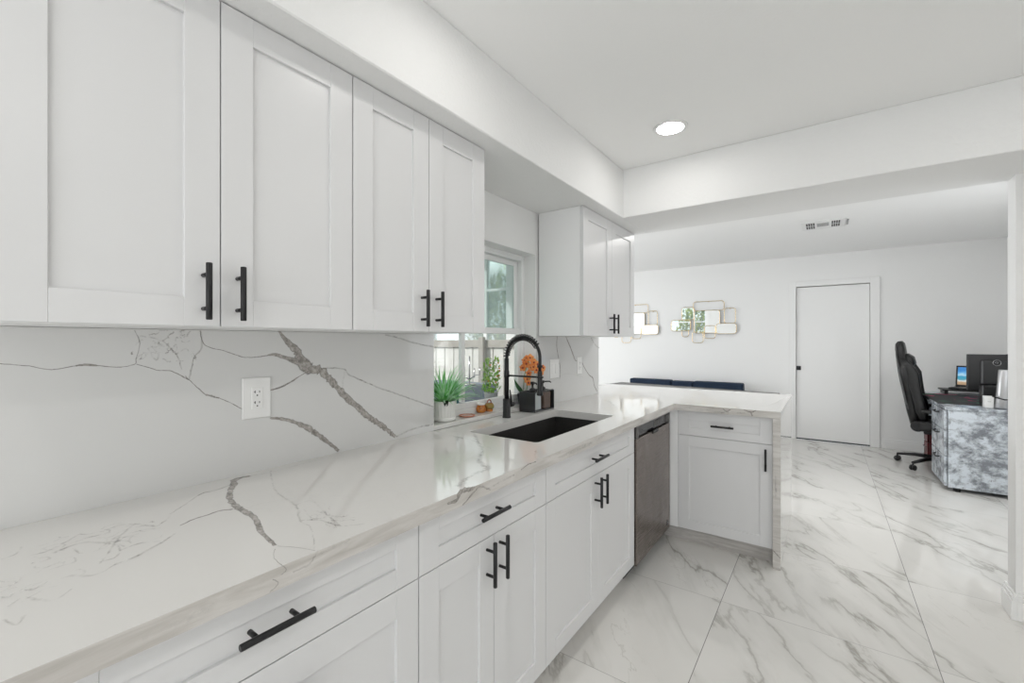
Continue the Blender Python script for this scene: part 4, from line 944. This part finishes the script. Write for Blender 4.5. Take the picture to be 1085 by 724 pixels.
# dark dining table seen edge-on past the peninsula
DKW = mottled('dark_table_top', (0.018, 0.016, 0.015), (0.04, 0.034, 0.03), 14, 0.35)
dt = thing('dining_table', (0.03, 5.33, 0.0), 'dark topped table just showing beyond the peninsula counter edge', 'table', None, radians(-7.4))
MB().prism([(-0.97, -0.45), (0.97, -0.45), (0.97, 0.45), (-0.97, 0.45)], 0.722, 0.752, 0.004).build('table_top', DKW, dt, local=True)
MB().box(-0.85, 0.85, -0.36, -0.34, 0.64, 0.722).box(-0.85, 0.85, 0.34, 0.36, 0.64, 0.722).box(-0.85, -0.83, -0.34, 0.34, 0.64, 0.722).box(0.83, 0.85, -0.34, 0.34, 0.64, 0.722).build('apron', DKW, dt, local=True)
for (x, y) in ((-0.86, -0.36), (0.86, -0.36), (-0.86, 0.36), (0.86, 0.36)): MB().tube([(x, y, 0.0), (x, y, 0.722)], [0.022, 0.034], 12).build('leg', DKW, dt, local=True)

# desk
TOPD = 0.745
dk = thing('office_desk', (2.7, 6.1, 0.0), 'desk wrapped in grey marbled film beside the right wall, behind the divider wall', 'desk')
MB().box(2.318, 3.07, 5.37, 6.90, 0.718, TOPD, bev=0.004).build('desk_top', DESKM, dk)
MB().box(2.34, 3.05, 5.38, 5.40, 0.035, 0.717).box(2.34, 3.05, 5.965, 5.985, 0.035, 0.717).box(2.36, 3.05, 5.40, 5.965, 0.035, 0.055).box(3.03, 3.05, 5.40, 5.965, 0.055, 0.717).build('pedestal', DESKM, dk)
MB().box(3.03, 3.05, 5.985, 6.88, 0.30, 0.717).build('modesty_panel', DESKM, dk)
MB().box(2.40, 3.05, 6.86, 6.88, 0.0, 0.717).build('end_panel', DESKM, dk)
for (z0, z1) in ((0.04, 0.30), (0.305, 0.525), (0.53, 0.712)):
    d_ = MB().box(2.318, 2.338, 5.403, 5.963, z0, z1, bev=0.003).build('drawer', DESKM, dk)
    MB().tube([(2.318, 5.60, z1-0.04), (2.295, 5.62, z1-0.045), (2.295, 5.74, z1-0.045), (2.318, 5.76, z1-0.04)], 0.006, 8).build('pull', BLACK, d_)
for (x, y) in ((2.40, 5.42), (3.0, 5.42), (2.40, 5.94), (3.0, 5.94)): MB().cyl((x, y, 0.0), 0.025, 0.036).build('foot', BLACK, dk)
MAT = mat('desk_mat', (0.02, 0.021, 0.022), 0.7); g_ = N(MAT); nt_, p_ = nodes_of(MAT)
nn = g_.noise(g_.coords(), 5.5, 3, 0.5, 0.6)
c1 = g_.mix(g_.rng(nn, 0.60, 0.63), (0.02, 0.021, 0.022), (0.45, 0.02, 0.11)); c2 = g_.mix(g_.rng(nn, 0.40, 0.37), c1, (0.02, 0.13, 0.07)); nt_.links.new(c2, p_.inputs['Base Color'])
dm = MB().box(2.312, 2.86, 5.62, 6.62, TOPD+0.0005, TOPD+0.0045, bev=0.0015).build('desk_mat', MAT); tag(dm, 'dark desk mat with pink and green print on the marbled desk', 'mat')
# silver router and white box
SILV = mat('brushed_silver', (0.50, 0.50, 0.51), 0.35, metal=0.85)
ro = thing('silver_router', (2.69, 5.47, TOPD), 'tall silver cylinder router standing on the marbled desk', 'router')
M = Matrix.Translation((2.682, 5.47, TOPD+0.0003)) @ Matrix.Rotation(radians(3.0), 4, 'Y')
MB().lathe([(0.0, 0.003), (0.040, 0.003), (0.042, 0.008), (0.037, 0.328), (0.033, 0.335), (0.0, 0.336)], (0, 0, 0), 32, M=M).build('body', SILV, ro)
MB().tube([(2.62, 5.44, 0.853), (2.655, 5.43, 0.838), (2.69, 5.428, 0.828), (2.735, 5.45, 0.83), (2.80, 5.5, 0.80)], 0.005, 8).build('cable', BLACK, ro)
wb = thing('white_hub_box', (2.615, 5.50, TOPD), 'small white box standing beside the silver router on the desk', 'box')
MB().box(2.580, 2.640, 5.47, 5.535, TOPD, 0.848, bev=0.006, seg=2).build('case', PLASTIC, wb)
MB().box(2.60, 2.62, 5.4692, 5.4702, 0.80, 0.803).build('status_mark', mat('grey_mark', (0.3, 0.3, 0.3), 0.5), wb)
bx = MB().box(2.60, 2.80, 5.63, 5.74, TOPD+0.0045, 0.925, bev=0.006).build('black_dock', mat('dock_black', (0.012, 0.012, 0.013), 0.3)); tag(bx, 'black box behind the white box and router on the desk', 'box')
# monitors
MON = mat('monitor_black', (0.018, 0.018, 0.019), 0.4)
def monitor(loc, rz, wd, label, logo):
    t_ = thing('computer_monitor', loc, label, 'monitor', None, rz)
    MB().box(-wd/2, wd/2, -0.012, 0.018, 0.115, 0.452, bev=0.004).box(-wd*0.32, wd*0.32, -0.035, -0.011, 0.17, 0.40, bev=0.012).build('housing', MON, t_, local=True)
    MB().box(-wd/2+0.008, wd/2-0.008, 0.0175, 0.0187, 0.13, 0.444).build('screen', mat('dark_screen', (0.01, 0.01, 0.012), 0.1), t_, local=True)
    MB().box(-0.035, 0.035, -0.06, -0.034, 0.01, 0.30, bev=0.006).build('stand', MON, t_, local=True)
    MB().box(-0.11, 0.11, -0.12, 0.06, 0.0, 0.012, bev=0.004).build('base', MON, t_, local=True)
    if logo:
        L_ = MB().tube([(-0.06+0.026*cos(2*pi*k/28), -0.0365, 0.375+0.026*sin(2*pi*k/28)) for k in range(28)], 0.002, 6, closed=True)
        for a, b in (((-0.075, 0.372), (-0.063, 0.386)), ((-0.063, 0.386), (-0.05, 0.374)), ((-0.063, 0.364), (-0.052, 0.378))): L_.tube([(a[0], -0.0365, a[1]), (b[0], -0.0365, b[1])], 0.0016, 6)
        L_.build('emblem', CHROME, t_, local=True)
monitor((2.80, 5.90, TOPD+0.0046), radians(2), 0.50, 'black computer monitor seen from behind, with a round emblem, on the desk', True)
monitor((2.93, 6.25, TOPD+0.0046), radians(70), 0.46, 'second black monitor standing behind the first one, by the right wall', False)
# laptop on a riser
ri = MB().box(2.50, 2.98, 6.635, 6.87, 0.785, 0.80, bev=0.004).box(2.52, 2.55, 6.65, 6.86, TOPD, 0.785).box(2.93, 2.96, 6.65, 6.86, TOPD, 0.785).build('laptop_riser', MON); tag(ri, 'black riser under the open laptop at the back of the desk', 'stand')
def beach():
    m = bpy.data.materials.new('beach_wallpaper'); m.use_nodes = True; nt = m.node_tree; p = nt.nodes['Principled BSDF']; g = N(m)
    s = g.sep(g.obj()); h = g.math('ADD', s[2], g.math('MULTIPLY', g.math('SUBTRACT', g.noise(g.obj(), 30, 4), 0.5), 0.05))
    rp = g.new('ShaderNodeValToRGB'); nt.links.new(g.rng(h, 0.02, 0.20), rp.inputs[0]); e = rp.color_ramp.elements
    cols = [(0.0, (0.30, 0.20, 0.12)), (0.28, (0.55, 0.38, 0.24)), (0.36, (0.75, 0.78, 0.75)), (0.44, (0.10, 0.38, 0.48)), (0.62, (0.04, 0.33, 0.55)), (0.70, (0.45, 0.70, 0.85)), (0.82, (0.15, 0.45, 0.80)), (1.0, (0.05, 0.25, 0.62))]
    e[0].position, e[0].color = cols[0][0], (*cols[0][1], 1); e[1].position, e[1].color = 1.0, (*cols[-1][1], 1)
    for q, c in cols[1:-1]: el = e.new(q); el.color = (*c, 1)
    p.inputs['Base Color'].default_value = (0.01, 0.01, 0.01, 1); nt.links.new(rp.outputs[0], p.inputs['Emission Color']); p.inputs['Emission Strength'].default_value = 0.9; p.inputs['Roughness'].default_value = 0.2
    return m
lp = thing('laptop', (2.765, 6.76, 0.8005), 'open laptop showing a beach picture at the back of the desk', 'laptop', None, radians(-24))
MB().box(-0.17, 0.17, -0.12, 0.11, 0.0, 0.016, bev=0.004).build('keyboard_base', MON, lp, local=True)
TM = Matrix.Translation((0, 0.11, 0.016)) @ Matrix.Rotation(radians(-8), 4, 'X')
MB().box(-0.17, 0.17, -0.004, 0.006, 0.0, 0.235, bev=0.003, M=TM).build('lid', MON, lp, local=True)
MB().box(-0.155, 0.155, -0.0052, -0.0041, 0.02, 0.218, M=TM).build('screen', beach(), lp, local=True)
# red filing cabinet
RED = mat('dark_red_enamel', (0.085, 0.009, 0.010), 0.35)
rc = thing('filing_cabinet', (2.62, 6.66, 0.0), 'dark red low filing cabinet under the desk behind the chair', 'cabinet')
MB().box(2.40, 2.88, 6.64, 6.855, 0.0, 0.385, bev=0.004).build('body', RED, rc)
for (z0, z1) in ((0.02, 0.19), (0.20, 0.375)):
    d_ = MB().box(2.382, 2.3995, 6.65, 6.845, z0, z1, bev=0.003).build('drawer', RED, rc)
    MB().tube([(2.382, 6.70, z1-0.05), (2.366, 6.71, z1-0.05), (2.366, 6.79, z1-0.05), (2.382, 6.80, z1-0.05)], 0.004, 6).build('pull', CHROME, d_)

# gaming chair : local frame, sitter faces +x
LEA = mottled('black_leatherette', (0.006, 0.006, 0.0065), (0.011, 0.011, 0.0115), 40, 0.42)
GREYP = mat('grey_piping', (0.10, 0.10, 0.10), 0.5)
gcx, gcy = 2.43, 6.30
ch = thing('gaming_chair', (gcx, gcy, 0.0), 'black high-backed gaming chair on casters pulled up to the marbled desk', 'chair', None, radians(-10))
def loft(mb, secs, n=20):
    """rounded-box sections: (x, z, half thickness, half width, tilt) lofted into one smooth body"""
    rings = []
    for (x, z, ht, hw, tl) in secs:
        R_ = []
        for k in range(n):
            a = 2*pi*k/n; ca, sa = cos(a), sin(a)
            px_ = ht*math.copysign(abs(ca)**0.55, ca); py_ = hw*math.copysign(abs(sa)**0.45, sa)
            R_.append(mb.bm.verts.new((x+px_*cos(tl), py_, z+px_*sin(tl))))
        rings.append(R_)
    for A, B in zip(rings, rings[1:]):
        for k in range(n):
            f = mb.bm.faces.new((A[k], A[(k+1) % n], B[(k+1) % n], B[k])); f.smooth = True
    mb.bm.faces.new(rings[0]); mb.bm.faces.new(rings[-1]); return mb
sl = 0.16; BX_ = 0.065     # how far the back sits behind the column
bk = loft(MB(), [(-0.105, 0.43, 0.020, 0.16, sl), (-0.115, 0.46, 0.045, 0.20, sl), (-0.135, 0.60, 0.055, 0.225, sl), (-0.165, 0.78, 0.055, 0.235, sl), (-0.190, 0.93, 0.055, 0.265, sl), (-0.210, 1.04, 0.050, 0.275, sl), (-0.225, 1.12, 0.045, 0.22, sl), (-0.232, 1.16, 0.043, 0.165, sl), (-0.242, 1.25, 0.042, 0.15, sl), (-0.246, 1.30, 0.036, 0.13, sl), (-0.247, 1.325, 0.018, 0.09, sl)])
for v in bk.bm.verts: v.co.x -= BX_
back = bk.build('backrest', LEA, ch, local=True)
for sgn in (-1, 1):
    w_ = loft(MB(), [(-0.05, 0.50, 0.02, 0.022, sl), (-0.065, 0.60, 0.045, 0.032, sl), (-0.10, 0.76, 0.042, 0.032, sl), (-0.125, 0.88, 0.052, 0.036, sl), (-0.145, 0.98, 0.062, 0.036, sl), (-0.175, 1.07, 0.045, 0.034, sl), (-0.205, 1.14, 0.02, 0.02, sl)])
    for v in w_.bm.verts: v.co.y += sgn*0.225; v.co.x -= BX_
    w_.build('side_bolster', LEA, back, local=True)
pp = MB()
for sgn in (-1, 1): pp.tube([(-0.150, sgn*0.19, 0.48), (-0.20, sgn*0.232, 0.70), (-0.248, sgn*0.268, 0.98), (-0.262, sgn*0.262, 1.08), (-0.282, sgn*0.16, 1.17), (-0.288, sgn*0.14, 1.27)], 0.006, 8)
for v in pp.bm.verts: v.co.x -= BX_ - 0.016
pp.build('piping', GREYP, back, local=True)
hc = loft(MB(), [(-0.135, 1.05, 0.02, 0.10, sl), (-0.14, 1.08, 0.045, 0.13, sl), (-0.155, 1.15, 0.045, 0.13, sl), (-0.175, 1.19, 0.02, 0.10, sl)])
for v in hc.bm.verts: v.co.x -= BX_ + 0.02
hc.build('head_cushion', LEA, ch, local=True)
st_ = MB(); st_.box(-0.16, 0.30, -0.20, 0.20, 0.40, 0.48, bev=0.03, seg=3); st_.build('seat', LEA, ch, local=True)
for sgn in (-1, 1):
    MB().box(-0.16, 0.28, sgn*0.235-0.04, sgn*0.235+0.04, 0.40, 0.51, bev=0.03, seg=3).build('seat_bolster', LEA, ch, local=True)
    MB().tube([(0.02, sgn*0.27, 0.38), (0.02, sgn*0.315, 0.42), (0.02, sgn*0.315, 0.60)], 0.02, 10).build('armrest_post', BLACK, ch, local=True)
    MB().box(-0.13, 0.13, sgn*0.315-0.042, sgn*0.315+0.042, 0.60, 0.632, bev=0.012, seg=2).build('armrest_pad', LEA, ch, local=True)
    MB().cyl((-0.16, sgn*0.235-0.035 if sgn < 0 else 0.235, 0.45), 0.055, 0.035, 'Y', 20, 0.008).build('recline_hinge', BLACK, ch, local=True)
MB().box(-0.12, 0.16, -0.13, 0.13, 0.355, 0.40, bev=0.01).build('tilt_mechanism', BLACK, ch, local=True)
MB().cyl((0, 0, 0.10), 0.028, 0.26).build('gas_lift', BLACK, ch, local=True)
MB().cyl((0, 0, 0.07), 0.05, 0.05, bev=0.008).build('hub', BLACK, ch, local=True)
for k in range(5):
    a = radians(155+10+72*k); c_, s_ = cos(a), sin(a)
    lg = MB().tube([(0.03*c_, 0.03*s_, 0.105), (0.2*c_, 0.2*s_, 0.10), (0.352*c_, 0.352*s_, 0.078)], [0.030, 0.026, 0.018], 10, flat=0.7).build('leg', BLACK, ch, local=True)
    cs = MB()
    for s2 in (-1, 1):
        ctr = Vector((0.352*c_, 0.352*s_, 0.028)) + Vector((-s_, c_, 0))*s2*0.013
        M = Matrix.Translation(ctr) @ Matrix.Rotation(a, 4, 'Z')
        cs.lathe([(0.0, -0.010), (0.022, -0.010), (0.028, -0.006), (0.028, 0.006), (0.022, 0.010), (0.0, 0.010)], (0, 0, 0), 20, axis='Y', M=M)
    cs.tube([(0.352*c_, 0.352*s_, 0.028), (0.352*c_, 0.352*s_, 0.078)], 0.008, 8)
    cs.build('caster', BLACK, lg, local=True)
